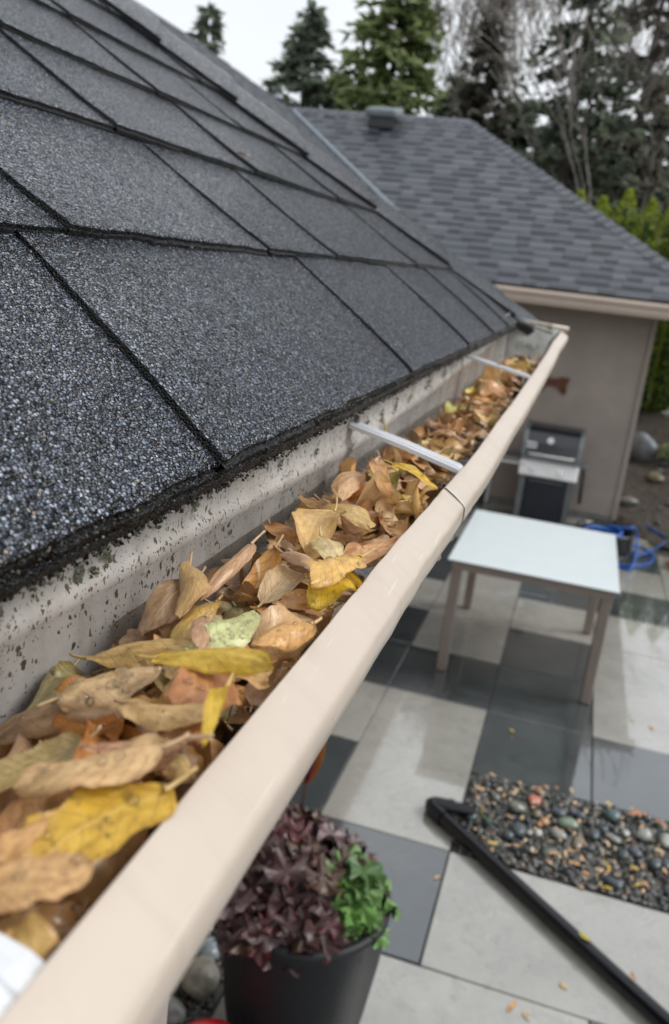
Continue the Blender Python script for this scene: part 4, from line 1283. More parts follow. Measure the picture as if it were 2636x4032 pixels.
# ================================================================== PATIO
patio = MB(); x0, x1 = -4.0, 9.0
patio.add([far((x0, -5.7, -.02)), far((9.02, -5.7, -.02)), far((9.02, 1.9, -.02)), far((x0, 1.9, -.02))], [(0, 1, 2, 3)])
patio = tag(patio.build("patio", M_GROUT), kind="structure")
PXL = lambda i: 2.385 + .6325 * i
PYL = lambda j: .16 + .555 * j
TONE = {(0, 0): 'D', (0, -1): 'L', (-1, 0): 'L', (-1, -1): 'L', (-1, -2): 'D', (1, 0): 'L', (2, 0): 'L', (1, 1): 'D', (2, 1): 'L', (0, 1): 'D', (2, -1): 'D', (2, -2): 'D', (2, -3): 'D',
        (3, 1): 'D', (3, 0): 'D', (3, -1): 'D', (3, -2): 'L', (3, -3): 'L', (4, 0): 'L', (4, 1): 'D', (4, -1): 'D', (4, -2): 'L', (4, -3): 'L', (5, 0): 'L', (5, 1): 'L', (5, -1): 'L', (5, -2): 'L', (5, -3): 'L',
        (6, -1): 'D', (6, -2): 'D', (6, -3): 'D', (6, 0): 'L', (7, -2): 'L', (7, -3): 'L', (7, -1): 'L', (8, -2): 'D', (8, -3): 'L', (8, -1): 'D', (7, 0): 'D', (8, 0): 'L', (-2, -1): 'D', (-2, 0): 'D', (0, -2): 'L', (0, -3): 'L', (0, -4): 'D'}
rp = random.Random(4)
MERGE = {(1, 0): 2, (-1, 0): 1, (3, -2): 2}
PV = {}
skip = {(0, -2), (-1, -1)}
for i in range(-8, 11):
    for j in range(-8, 3):
        if (i, j) in skip or (i == 1 and j <= -1): continue
        if j >= 1 and i <= 0: continue
        if i >= 9 and j < -2: continue
        xb = PXL(i + 1)
        if xb > 9.0: xb = 9.0
        if PXL(i) > 8.9: continue
        tone = TONE.get((i, j)) or ('L' if rp.random() < .55 else 'D')
        n = MERGE.get((i, j), 1)
        if n > 1: skip.add((i + 1, j)); xb = PXL(i + n)
        gap = .0028
        wide = 2 if (i, j) in ((0, -1), (-1, 0)) else 1
        cx, cy = (PXL(i) + xb) / 2, PYL(j + 1) - .555 * wide / 2
        m = MB(); m.box(Vector((0, 0, -.02)), ((xb - PXL(i)) * K - 2 * gap, .555 * wide * K - 2 * gap, .04), bev=.003)
        o = m.build("paver", M_PLIGHT if tone == 'L' else M_PDARK, None)
        o.parent = patio; o.location = far((cx, cy, 0)) + Vector((0, 0, rp.uniform(-.0015, .0015)))
        o.rotation_euler = (rp.gauss(0, .0012), rp.gauss(0, .0012), 0)

# river-rock templates
def rock_temp(seed, sub=1, sq=.6):
    m = MB(); m.stone((0, 0, 0), (1, random.uniform(.65, .95), sq), 0, seed, 0, sub, .35)
    return (np.array(m.v, dtype=float), [tuple(f) for f in m.f])
RT = [rock_temp(i, 1, random.uniform(.45, .75)) for i in range(8)]
def gravel(name, x0, x1, y0, y1, z, n, parent, rmin=.008, rmax=.020):
    xf = []
    for _ in range(n):
        r = random.uniform(rmin, rmax) * (1.5 if random.random() < .12 else 1)
        M = Matrix.Translation((random.uniform(x0, x1), random.uniform(y0, y1), z + random.uniform(0, .014))) @ Matrix.Rotation(random.uniform(0, 6.3), 4, 'Z') @ Matrix.Rotation(random.gauss(0, .4), 4, 'X') @ Matrix.Diagonal((r, r, r, 1))
        xf.append((random.randrange(8), npM(M)))
    return tag(scatter(name, RT, xf, M_ROCK, parent), kind="stuff")

def bed(name, x0, x1, y0, y1):
    b = MB(); b.add([(x0, y0, -.012), (x1, y0, -.012), (x1, y1, -.012), (x0, y1, -.012)], [(0, 1, 2, 3)])
    return tag(b.build(name, M_GROUT), kind="structure")
gbed = bed("gravel_bed", PXL(1) * K + .01, PXL(2) * K - .01, -6.0, .16 * K - .012)
gravel("pebbles", PXL(1) * K + .015, PXL(2) * K - .015, -1.9, .16 * K - .02, -.006, 4600, gbed)
gravel("pebbles", PXL(1) * K + .015, PXL(2) * K - .015, -6.0, -1.9, -.006, 2200, gbed, .01, .022)
gbed2 = bed("gravel_strip", -.5, 3.2, .715 * K + .01, 1.3)
gravel("pebbles", 1.5, 3.2, .715 * K + .02, 1.28, -.006, 2600, gbed2, .008, .018)

# the cobbles that can be told apart: (x, y, length, width, turn, tone)
def cobble(parent, x, y, a, b_, h, rz, col, seed):
    m = MB(); m.stone((0, 0, 0), (a * 1.42, b_ * 1.42, h * 1.2), 0, seed, 0, 2, .22)
    me = mesh("stone", m.v, m.f, True)
    t = COBM.get(col)
    if t is None:
        t = simple("cobble_tone", tuple(min(.6, c_ * 1.35) for c_ in col), .28, var=.35, scale=22, bump=.002, bscale=60, coat=.3); COBM[col] = t
    me.materials.append(t); o = link("stone", me, None)
    o.parent = parent; o.location = (x, y, h * .45 + .020); o.rotation_euler = (0, random.uniform(-.15, .15), rz)
    return o
COBM = {}
import json
COB = [(3.880, -0.084, 0.038, 0.030, 2.05, (0.1, 0.11, 0.085)), (3.983, -0.161, 0.024, 0.033, 1.45, (0.33, 0.11, 0.07)), (3.931, -0.284, 0.032, 0.024, 1.45, (0.045, 0.055, 0.07)), (3.852, -0.330, 0.037, 0.027, 1.45, (0.16, 0.2, 0.15)), (3.748, -0.289, 0.032, 0.023, 1.15, (0.22, 0.22, 0.2)), (3.824, -0.219, 0.018, 0.021, 1.45, (0.3, 0.16, 0.07)), (3.690, -0.104, 0.030, 0.036, 1.45, (0.035, 0.045, 0.048)), (3.717, -0.198, 0.015, 0.021, 1.45, (0.3, 0.3, 0.27)), (3.704, -0.158, 0.011, 0.015, 1.45, (0.3, 0.3, 0.27)), (3.728, -0.384, 0.019, 0.044, 1.45, (0.15, 0.12, 0.08)), (3.585, -0.246, 0.017, 0.030, 1.45, (0.1, 0.11, 0.085)), (3.962, -0.390, 0.022, 0.019, 1.45, (0.045, 0.055, 0.07)), (4.032, -0.548, 0.030, 0.033, 1.15, (0.05, 0.08, 0.08)), (3.827, -0.457, 0.021, 0.031, 1.45, (0.035, 0.045, 0.048)), (3.839, -0.545, 0.033, 0.016, 0.95, (0.22, 0.22, 0.2)), (3.911, -0.608, 0.014, 0.019, 1.45, (0.3, 0.3, 0.27)), (3.933, -0.694, 0.029, 0.034, 1.15, (0.22, 0.22, 0.2)), (3.933, -0.795, 0.025, 0.042, 1.45, (0.22, 0.22, 0.2)), (3.728, -0.590, 0.022, 0.030, 1.45, (0.035, 0.045, 0.048)), (3.771, -0.647, 0.026, 0.020, 1.25, (0.045, 0.055, 0.07)), (3.724, -0.735, 0.022, 0.033, 1.45, (0.035, 0.045, 0.048)), (3.503, -0.540, 0.035, 0.018, 0.95, (0.045, 0.055, 0.07)), (3.705, 0.121, 0.017, 0.020, 1.45, (0.05, 0.08, 0.08)), (3.705, 0.044, 0.017, 0.018, 1.45, (0.045, 0.055, 0.07)), (3.709, -0.441, 0.017, 0.015, 1.45, (0.045, 0.055, 0.07)), (3.875, -0.181, 0.016, 0.022, 1.45, (0.15, 0.12, 0.08)), (3.919, 0.025, 0.018, 0.019, 1.45, (0.1, 0.11, 0.085)), (3.748, -0.788, 0.018, 0.030, 1.45, (0.035, 0.045, 0.048)), (3.831, 0.124, 0.016, 0.019, 1.45, (0.035, 0.045, 0.048)), (3.971, -0.354, 0.016, 0.016, 1.45, (0.045, 0.055, 0.07)), (3.891, -0.502, 0.019, 0.021, 1.45, (0.035, 0.045, 0.048)), (3.635, -0.061, 0.023, 0.026, 1.45, (0.035, 0.045, 0.048)), (4.093, -0.716, 0.020, 0.019, 1.45, (0.035, 0.045, 0.048)), (3.567, -0.161, 0.015, 0.015, 1.45, (0.035, 0.045, 0.048)), (3.559, -0.095, 0.015, 0.015, 1.45, (0.045, 0.055, 0.07))]
for (x, y, a, b_, rz, col) in COB: cobble(gbed, x, y, a, b_, min(a, b_) * .72, rz, col, random.randint(1, 99))
for (x, y, a, b_, rz, col) in [(2.30, .905, .055, .052, .4, (.24, .22, .18)), (2.13, .945, .05, .04, 1.2, (.28, .27, .25)), (2.43, .93, .04, .035, .3, (.20, .24, .26)), (1.95, .93, .06, .05, .2, (.20, .19, .17)), (2.2, 1.05, .05, .04, .8, (.1, .11, .11)), (2.05, .86, .04, .03, .5, (.07, .085, .085)), (2.55, .90, .035, .03, 2, (.12, .13, .13))]:
    cobble(gbed2, x, y, a, b_, min(a, b_) * .75, rz, col, random.randint(1, 99))


# ================================================================== THINGS ON THE PATIO
# black drain pipe with an elbow, lying across the pavers
b = MB()
pipe = empty("drain_pipe", far((3.2, .25, 0)), "long black drain pipe with an elbow lying across the wet pavers", "pipe")
PR = .033
pA, pB = Vector((3.70, .350, PR + .004)), Vector((2.766, -.717, PR + .004))
dr = (pB - pA).normalized()
pE = pA + dr * 2.4
b.tube([pA + dr * .06, pE], PR, 24); b.build("pipe", M_BLACK, pipe, True)
fix_normals(bpy.data.objects["pipe"]); auto_smooth(bpy.data.objects["pipe"], 50)
el = MB(); side = Vector((.10, -1.0, 0)).normalized()
cen = pA; pts = []
for k in range(9):
    q = k / 8; a = dr * (1 - q) + side * q
    pts.append(pA + a.normalized() * .055 * (1) - (dr + side).normalized() * .02)
pts = [pA + dr * .13, pA + dr * .07] + [pA + dr * .07 * (1 - q) ** 2 + side * .07 * q ** 2 for q in (.25, .5, .75)] + [pA + side * .07, pA + side * .13]
el.tube(pts, PR * 1.12, 24); el.build("elbow", M_BLACK, pipe, True)
st_ = MB(); st_.tube([pA + side * .12, pA + side * .235], PR * .98, 24); st_.build("stub", M_BLACK, pipe, True)
for nm in ("elbow", "stub"): auto_smooth(bpy.data.objects[nm], 50)
st_ = MB(); st_.tube([pA + dr * .115, pA + dr * .14], PR * 1.22, 24); st_.tube([pA + side * .11, pA + side * .135], PR * 1.22, 24); st_.build("collar", M_BLACK, pipe, True)
auto_smooth(bpy.data.objects["collar"], 50)

# table
tb = empty("patio_table", far((5.2, .06, 0)), "square patio table with white glass top and taupe legs", "table")
tx0, tx1, ty0, ty1, tz = 4.60, 5.80, -.405, .535, .70
c = ((tx0 + tx1) / 2, (ty0 + ty1) / 2)
b = MB(); b.box(far((c[0], c[1], tz)), Vector(((tx1 - tx0) * K, (ty1 - ty0) * K, .012)), bev=.004); b.build("glass_top", M_GLASS_TOP, tb)
b = MB()
for (cx, cy, dx, dy) in ((tx0 + .045, c[1], .045, (ty1 - ty0) - .05), (tx1 - .045, c[1], .045, (ty1 - ty0) - .05)): b.box(far((cx, cy, tz - .034)), Vector((dx * K, dy * K, .055)))
for (cx, cy, dx, dy) in ((c[0], ty0 + .045, (tx1 - tx0) - .14, .04), (c[0], ty1 - .045, (tx1 - tx0) - .14, .04)): b.box(far((cx, cy, tz - .034)), Vector((dx * K, dy * K, .053)))
b.build("frame", M_TAUPE, tb)
for (lx, ly) in ((tx0 + .06, ty0 + .055), (tx0 + .06, ty1 - .055), (tx1 - .06, ty0 + .055), (tx1 - .06, ty1 - .055)):
    b = MB(); h = (tz - .008) * K
    b.box(far((lx, ly, 0)) + Vector((0, 0, h / 2)), (.062, .066, h - .004), bev=.006); b.build("leg", M_TAUPE, tb)

# grill
gr = empty("gas_grill", far((8.6, .15, 0)), "black and steel two-knob gas grill against the taupe wall", "grill")
gx = 8.40; y0, y1 = -.128, .425; gw = (y1 - y0); gy = (y0 + y1) / 2
def fbox(c, d, mat, nm, par, rot=None, bev=0.0):
    m = MB(); m.box(far(c), Vector(d) * K, rot, 0, bev); return m.build(nm, mat, par)
# cabinet
cabn = MB(); cabn.box(far((gx + .22, gy, .265)), Vector((.40, gw - .06, .43)) * K); cabn.build("cabinet", M_LID, gr)
dr_ = fbox((gx + .008, gy, .25), (.02, gw - .18, .42), M_CABINET, "cabinet_door", gr, bev=.006)
fbox((gx - .012, gy, .435), (.02, gw - .22, .018), M_GREYCAST, "door_handle", dr_, bev=.004)
for yy in (y0 + .045, y1 - .045): fbox((gx + .01, yy, .235), (.035, .05, .47), M_GREYCAST, "side_frame", gr)
for (xx, yy) in ((gx + .05, y0 + .06), (gx + .05, y1 - .06), (gx + .38, y0 + .06), (gx + .38, y1 - .06)):
    m = MB(); m.tube([far((xx, yy - .02, .035)), far((xx, yy + .02, .035))], .036, 14); m.build("castor", M_BLACK, gr)
# control panel
rotp = Matrix.Rotation(.30, 3, 'Y')
pn = fbox((gx - .02, gy, .555), (.05, gw + .005, .165), M_STEEL, "control_panel", gr, rotp, bev=.012)
for yy in (.302, .035):
    m = MB(); p = far((gx - .045, yy, .548)); ax = Vector((-1, 0, .25)).normalized()
    m.tube([p, p + ax * .012], .037, 20); m.tube([p + ax * .012, p + ax * .048], [.026, .021], 20); m.box(p + ax * .05, (.012, .008, .045)); m.build("knob", M_CHROME, gr)
m = MB(); p = far((gx - .047, .395, .575)); m.tube([p, p + Vector((-.004, 0, .001))], .010, 12); m.build("igniter", M_GREYCAST, gr)
fbox((gx + .20, gy, .605), (.44, gw - .02, .07), M_LID, "firebox", gr)
# lid: front face slopes back and curls over the top
lp = [(gx - .015, .635), (gx - .030, .68), (gx - .012, .80), (gx + .04, .90), (gx + .10, .945), (gx + .24, .965), (gx + .36, .93), (gx + .43, .80), (gx + .44, .635)]
m = MB(); m.prism([(p * K, q * K) for (p, q) in lp], 'y', (y0 + .03) * K, (y1 - .03) * K); ld = m.build("lid", M_LID, gr)
lp2 = [(gx + (p - gx) * 1.045 - .012, .635 + (q - .635) * 1.04) for (p, q) in lp]
for (a, b_) in ((y0 - .005, y0 + .032), (y1 - .032, y1 + .005)):
    m = MB(); m.prism([(p * K, q * K) for (p, q) in lp2], 'y', a * K, b_ * K); m.build("lid_side", M_GREYCAST, ld)
fbox((gx - .045, gy, .655), (.03, gw + .0, .035), M_GREYCAST, "lid_lip", ld, bev=.008)
m = MB(); m.tube([far((gx - .05, y0 + .06, .70)), far((gx - .085, y0 + .08, .70)), far((gx - .085, y1 - .08, .70)), far((gx - .05, y1 - .06, .70))], .011, 10); m.build("lid_handle", M_STEEL, ld, True)
m = MB(); p = far((gx - .010, .175, .835)); ax = Vector((-1, 0, .42)).normalized(); m.tube([p, p + ax * .018], .036, 24); th = m.build("thermometer", M_CHROME, ld)
m = MB(); m.tube([p + ax * .0185, p + ax * .020], .029, 24); m.build("dial_face", M_WHITEPL, th)
p = Vector((gx - .021, .355, .775))
bd = fbox(p, (.012, .115, .062), simple("badge_enamel", (.75, .76, .78), .35), "badge", ld, Matrix.Rotation(.16, 3, 'Y'), bev=.012)
for k in range(4): fbox(p + Vector((-.0075, .036 - k * .024, .002)), (.004, .014, .026), simple("badge_print", (.10, .10, .11), .5), "badge_mark", bd)
# shelves
fbox((gx + .20, y1 + .13, .60), (.40, .23, .035), M_GREYCAST, "side_shelf", gr, bev=.008)
fbox((gx + .03, y1 + .12, .585), (.03, .24, .05), M_STEEL, "shelf_rim", gr)
fbox((gx + .22, y0 - .060, .43), (.38, .035, .34), M_LID, "folded_shelf", gr, Matrix.Rotation(-.05, 3, 'X'), bev=.01)
fbox((gx + .05, y0 - .05, .63), (.07, .08, .035), M_GREYCAST, "shelf_bracket", gr, bev=.006)

# rusty fish hung on the wall
fish = [(.115, 1.405), (.150, 1.392), (.195, 1.400), (.235, 1.378), (.285, 1.372), (.36, 1.400), (.44, 1.425), (.50, 1.462), (.56, 1.452), (.62, 1.430), (.72, 1.405), (.80, 1.372), (.845, 1.345), (.82, 1.318), (.74, 1.290),
        (.66, 1.272), (.60, 1.238), (.57, 1.266), (.48, 1.262), (.40, 1.272), (.365, 1.235), (.34, 1.286), (.30, 1.302), (.255, 1.305), (.215, 1.285), (.175, 1.245), (.145, 1.222), (.128, 1.262), (.135, 1.312), (.122, 1.36)]
m = MB(); m.prism([(q * K, z * K) for (q, z) in fish], 'x', (WX - .030) * K, (WX - .022) * K)
fo = m.build("metal_fish", M_RUST); tag(fo, "rust-brown metal fish silhouette mounted on the taupe wall above the grill", "wall ornament")
m = MB()
for (q, z) in ((.25, 1.34), (.70, 1.36)): m.tube([far((WX - .023, q, z)), far((WX - .001, q, z))], .006, 8)
m.build("standoff", M_RUST, fo)

# black tub with a blue hose
tub = empty("hose_tub", far((7.45, -.40, 0)), "round black tub holding coils of blue hose beside the white table", "tub")
tc = Vector((8.66, -.500, 0)); m = MB()
m.lathe([(.001, .002), (.21, .002), (.25, .03), (.285, .16), (.280, .27), (.292, .30), (.286, .315), (.262, .308), (.25, .25), (.25, .17), (.001, .16)], tc, 40)
m.build("tub_shell", M_BLACK, tub, True)
hose = empty("garden_hose", tc, "blue garden hose coiled in the black tub and spilling onto the pavers", "hose")
pts = []
for k in range(150):
    a = k * .21; r = .17 + .03 * math.sin(a * .37 + 1) ; z = .20 + .10 * k / 150 + .012 * math.sin(a * 1.7)
    pts.append(tc + Vector((r * math.cos(a), r * math.sin(a), z)))
m = MB(); m.tube(pts, .0125, 8); m.build("coil", M_HOSE, hose, True)
def spline(ps, n=10):
    ps = [Vector(p) for p in ps]; out = []
    for i in range(len(ps) - 1):
        p0, p1, p2, p3 = ps[max(i - 1, 0)], ps[i], ps[i + 1], ps[min(i + 2, len(ps) - 1)]
        for k in range(n):
            t = k / n
            out.append(.5 * ((2 * p1) + (-p0 + p2) * t + (2 * p0 - 5 * p1 + 4 * p2 - p3) * t * t + (-p0 + 3 * p1 - 3 * p2 + p3) * t ** 3))
    return out + [ps[-1]]
over = [pts[-1], tc + Vector((.12, -.20, .325)), tc + Vector((.16, -.275, .33)), tc + Vector((.18, -.33, .20)), far((7.40, -.70, .03)), far((7.46, -.58, .012)), far((7.50, -.62, .012)), far((7.56, -.76, .012)), far((7.75, -.88, .012)), far((7.98, -.91, .012)),
        far((8.18, -.83, .012)), far((8.16, -.70, .012)), far((7.95, -.64, .03)), far((7.80, -.72, .03)), far((7.9, -.82, .03)), far((8.14, -.93, .03)), far((8.45, -1.06, .05))]
m = MB(); m.tube(spline(over), .0125, 8); m.build("run", M_HOSE, hose, True)
m = MB(); m.tube(spline([far((10.4, -.55, .12)), far((9.95, -.62, .09)), far((9.5, -.72, .07)), far((9.15, -.80, .05)), far((8.8, -.95, .05)), far((8.6, -1.1, .04))]), .0125, 8); m.build("run", M_HOSE, hose, True)

# planter
pot = empty("planter", far((1.93, .47, 0)), "tall round black planter full of purple and green plants", "planter")
pc = far((1.93, .465, 0)); R0 = .236 * K; zt = .545 * K
m = MB(); m.lathe([(.001, .001), (R0 * .70, .001), (R0 * .74, .02), (R0 * .86, zt * .35), (R0 * .955, zt * .7), (R0 * 1.0, zt * .965), (R0 * .995, zt * .99), (R0 * .965, zt), (R0 * .90, zt), (R0 * .875, zt * .985), (R0 * .86, zt * .9), (.001, zt * .9)], pc, 64)
m.build("pot", M_POT, pot, True)
m = MB(); m.lathe([(R0 * .86, zt * .905), (R0 * .4, zt * .93), (.001, zt * .94)], pc, 24); m.build("potting_soil", M_SOIL, pot)

def lobed_leaf(nl, R, seed, ruffle=.18, cup=.15, deep=.35):
    rr = random.Random(seed); n = nl * 8; vs = [(0, 0, 0)]; rings = 4
    ph = rr.uniform(0, 6)
    for q in range(1, rings + 1):
        f = q / rings
        for k in range(n):
            th = 2 * math.pi * k / n
            lob = 1 - deep * (f ** 1.5) * (.5 - .5 * math.cos(th * nl)) ** .9 - .07 * f * abs(math.sin(th * nl * 2.5))
            notch = 1 - .55 * math.exp(-((th - math.pi) / .22) ** 2)
            r = R * f * lob * notch
            z = cup * R * f * f + ruffle * R * f ** 2 * math.sin(th * nl * 1.0 + ph) + .08 * R * f * math.sin(th * nl * 2 + ph)
            vs.append((r * math.cos(th), r * math.sin(th), z))
    fs = [(0, 1 + k, 1 + (k + 1) % n) for k in range(n)]
    for q in range(rings - 1):
        a, b_ = 1 + q * n, 1 + (q + 1) * n
        fs += [(a + k, b_ + k, b_ + (k + 1) % n, a + (k + 1) % n) for k in range(n)]
    return mesh("leaf", vs, fs, True)

def mat_objtint(name, rough, base_attr=True, trans=.1):
    t = NT(name); oi = t.n.new("ShaderNodeObjectInfo")
    tc_ = t.n.new("ShaderNodeTexCoord").outputs["Object"]
    n = t.noise(60, 4, .6, tc_)
    col = t.mix(t.mapr(n, .35, .65, 0, .6), oi.outputs["Color"], t.mix(1.0, oi.outputs["Color"], (.35, .25, .28), 'MULTIPLY'))
    t.set("Base Color", col); t.set("Roughness", rough); t.set("Coat Weight", .3); t.set("Coat Roughness", .2)
    t.set("Normal", t.bump(n, .002, .6))
    return t.m
M_PLEAF = mat_objtint("plant_leaf", .38)

def plant_mound(name, label, c, rx, ry, h, n, meshes, cols, sc, seed, stem_mat):
    rr = random.Random(seed); root = empty(name, c, label, "plant")
    inv = world_inv(root); sv = MB()
    for i in range(n):
        u = (i + .5) / n; el = math.acos(1 - u * .98); az = i * 2.399 + rr.uniform(-.3, .3)
        rad = rr.uniform(.80, 1.05) if i % 3 else rr.uniform(.5, .8)
        nrm = Vector((math.sin(el) * math.cos(az), math.sin(el) * math.sin(az), math.cos(el)))
        p = c + Vector((nrm.x * rx * rad, nrm.y * ry * rad, nrm.z * h * rad + .01))
        o = bpy.data.objects.new("leaf", rr.choice(meshes)); COL.objects.link(o); o.parent = root; o.matrix_parent_inverse = inv
        tilt = (nrm * .75 + Vector((rr.gauss(0, .25), rr.gauss(0, .25), .75))).normalized()
        q = tilt.to_track_quat('Z', 'Y')
        M = Matrix.Translation(p) @ q.to_matrix().to_4x4() @ Matrix.Rotation(rr.uniform(0, 6.28), 4, 'Z') @ Matrix.Scale(sc * rr.uniform(.6, 1.15), 4)
        o.matrix_basis = M; cc = rr.choice(cols); kx = rr.uniform(.75, 1.2); o.color = tuple(a * kx for a in cc) + (1,)
        if i % 2 == 0: sv.tube([c + Vector((nrm.x * rx * .2, nrm.y * ry * .2, 0)), c + Vector((nrm.x * rx * .6, nrm.y * ry * .6, nrm.z * h * .6)), p], .0018, 5)
    if sv.v: tag(sv.build("stems", stem_mat, root), kind="stuff")
    return root
LM = [lobed_leaf(5, 1, s_, .22, .06, .30) for s_ in range(5)]
LG = [lobed_leaf(7, 1, s_ + 20, .20, .06, .14) for s_ in range(4)]
for me in LM + LG: me.materials.append(M_PLEAF)
PURP = [(.085, .034, .036), (.12, .058, .058), (.06, .020, .020), (.17, .11, .11), (.06, .032, .018), (.25, .18, .185), (.10, .05, .026), (.11, .018, .022)]
stemr = simple("red_stem", (.16, .05, .025), .5)
top = pc + Vector((.0, 0, zt * .93))
plant_mound("heuchera_plant", "bushy plant with ruffled dark purple leaves spilling over the black planter", top + Vector((.02, .080, -.01)), .30, .30, .20, 235, LM, PURP, .070, 2, stemr)
GRN = [(.10, .25, .04), (.15, .32, .07), (.06, .16, .025), (.22, .40, .12)]
plant_mound("green_plant", "bright green ruffled plant at the right rim of the black planter", top + Vector((.0, -.135, .01)), .13, .115, .16, 42, LG, GRN, .072, 6, simple("green_stem", (.10, .16, .04), .5))
rp2 = plant_mound("red_leaf_plant", "few deep red leaves between the purple and the green plant", top + Vector((.13, -.125, .03)), .07, .06, .10, 12, LG, [(.22, .012, .025), (.14, .012, .03), (.28, .03, .03)], .032, 9, stemr)
# viola
vi = empty("viola_flower", top + Vector((-.07, -.10, .18)), "single tiny yellow flower among the green leaves", "flower")
vc = top + Vector((-.06, -.105, .155))
for k in range(5):
    m = MB(); a = k * 1.2566; m.stone(vc + Vector((.009 * math.cos(a), .009 * math.sin(a), 0)), (.008, .006, .002), a, k, 0, 1, .1); m.build("petal", simple("yellow_petal", (.62, .50, .01), .5), vi, True)
m = MB(); m.stone(vc + Vector((0, 0, .002)), (.0035, .0035, .002), 0, 0, 0, 1, 0); m.build("flower_centre", M_BARK, vi)
m = MB(); m.tube([vc, top + Vector((-.05, -.13, .0))], .0013, 5); m.build("stem", simple("green_stem", (.10, .16, .04), .5), vi)

# vane ornament on a thin stake in the planter
orn = empty("garden_ornament", top, "copper and purple spindle-shaped garden ornament on a thin stake in the planter", "ornament")
sA, sB = Vector((2.40, .632, .60)), Vector((2.40, .628, .845))
m = MB(); m.tube([sA, sB + Vector((0, 0, .38))], .0035, 8); m.build("stake", M_RUST, orn, True)
def vane(rot, mat, wd, sx):
    vs = []; n = 14
    for i in range(n + 1):
        t = i / n; wv = wd * math.sin(math.pi * t ** .8) ** .9 + .001; tw = rot + .5 * t
        c = sB + Vector((0, 0, .36 * t)); d = Vector((math.cos(tw), math.sin(tw), 0)); e = Vector((-d.y, d.x, 0)) * .0015
        vs += [c + e, c + d * wv + e, c + d * wv - e, c - e]
    fs = [(i * 4 + k, i * 4 + (k + 1) % 4, i * 4 + 4 + (k + 1) % 4, i * 4 + 4 + k) for i in range(n) for k in range(4)]
    m = MB(); m.add(vs, fs); m.build("vane", mat, orn)
for k in range(6): vane(k * math.pi / 3 + .4, M_PURPLE if k % 2 else M_COPPER, .060 if k % 2 else .050, 1)
m = MB(); m.tube([top + Vector((-.03, .10, .0)), top + Vector((-.02, .10, .30))], .003, 6); o = m.build("plant_stake", M_RUST, None); tag(o, "short thin rusty stake beside the ornament in the planter", "stake")

# red round-topped thing whose rim just enters the frame at the bottom
m = MB(); rc = Vector((1.80, .665, .055))
bk = empty("red_bucket", rc, "round red bucket rim just showing at the bottom edge beside the planter", "bucket")
m.lathe([(.001, .001), (.075, .001), (.10, .22), (.112, .235), (.112, .25), (.098, .252), (.09, .22), (.068, .02), (.001, .02)], rc + Vector((0, 0, .02)), 32)
m.build("bucket_shell", M_RED, bk, True)
# downspout under the gutter
ds = empty("downspout", Vector((.60, .30, 1.6)), "greyish beige downspout dropping from the gutter beside the gravel strip", "downspout")
m = MB(); m.box((.575, .318, EYE - .25 - 1.0), (.075, .10, 2.0), bev=.008); m.build("downspout_pipe", simple("mauve_beige_paint", (.40, .335, .305), .45), ds)
m = MB(); m.tube([(.575, .155, EYE - .100 - .19), (.575, .18, EYE - .33), (.575, .29, EYE - .40), (.575, .318, EYE - .47)], .036, 12); m.build("outlet_elbow", M_PAINT, ds, True)

# fallen leaves on pavers, gravel and pipe
GLEAF = [(4.669, 0.001, 0.045, 0.90, (0.6, 0.44, 0.1), 'small yellow leaf on the dark slate paver in front of the table'),
         (4.580, 0.003, 0.030, 0.30, (0.6, 0.3, 0.14), 'tiny pink-brown leaf on the dark slate paver left of the yellow one'),
         (5.179, -0.703, 0.040, 0.90, (0.68, 0.5, 0.2), 'small pale orange leaf on the light paver right of the table leg'),
         (5.136, -0.814, 0.050, 0.40, (0.66, 0.48, 0.2), 'yellow-tan leaf in the bright reflection at the right edge'),
         (3.210, 0.219, 0.040, -0.80, (0.56, 0.38, 0.26), 'small pink-tan leaf on the slate paver beside the planter'),
         (2.625, -0.157, 0.065, -0.50, (0.66, 0.3, 0.04), 'orange and yellow leaf on the pale paver at the bottom of the picture'),
         (2.816, -0.367, 0.040, 1.00, (0.62, 0.48, 0.24), 'faint yellow leaf on the pale paver below the black pipe'),
         (2.617, -0.242, 0.040, 0.80, (0.64, 0.5, 0.3), 'cream leaf at the bottom edge right of the orange one'),
         (3.426, -0.421, 0.045, 1.20, (0.62, 0.42, 0.26), 'pale curled leaf at the near edge of the gravel bed')]
LFM = [leaf_mesh(1.0, .42, c_, .1, 900 + i, 8, 5, stalk=.2) for i, c_ in enumerate((.6, -.8, 1.1, .3))]
def ground_leaf(x, y, z, L, rz, col, lab, grp=None, tilt=0.0):
    o = link("fallen_leaf", random.choice(LFM)); d = Vector((math.cos(rz), math.sin(rz), tilt))
    P = Vector((x, y, z)); o.matrix_world = leaf_basis(P, P + d, random.gauss(0, .15), Vector((0, 0, 1))) @ Matrix.Diagonal((L, L, L, 1)); o.color = tuple(min(.85, c_ * 1.3) for c_ in col) + (1,)
    return tag(o, lab, "leaf", grp)
for (x, y, L, rz, col, lab) in GLEAF: ground_leaf(x, y, .006, L, rz, col, lab)
ground_leaf(3.02, -.435, .081, .055, 1.1, (.50, .42, .04), "yellow-green leaf stuck on the upper half of the black pipe", None)
ground_leaf(2.88, -.60, .081, .04, .4, (.45, .20, .05), "small brown leaf stuck on the black pipe near the frame's lower right", None)
rg = random.Random(21)
GC = [(.62, .34, .14), (.66, .42, .20), (.55, .22, .10), (.68, .50, .12), (.58, .30, .16), (.40, .14, .06), (.70, .52, .32)]
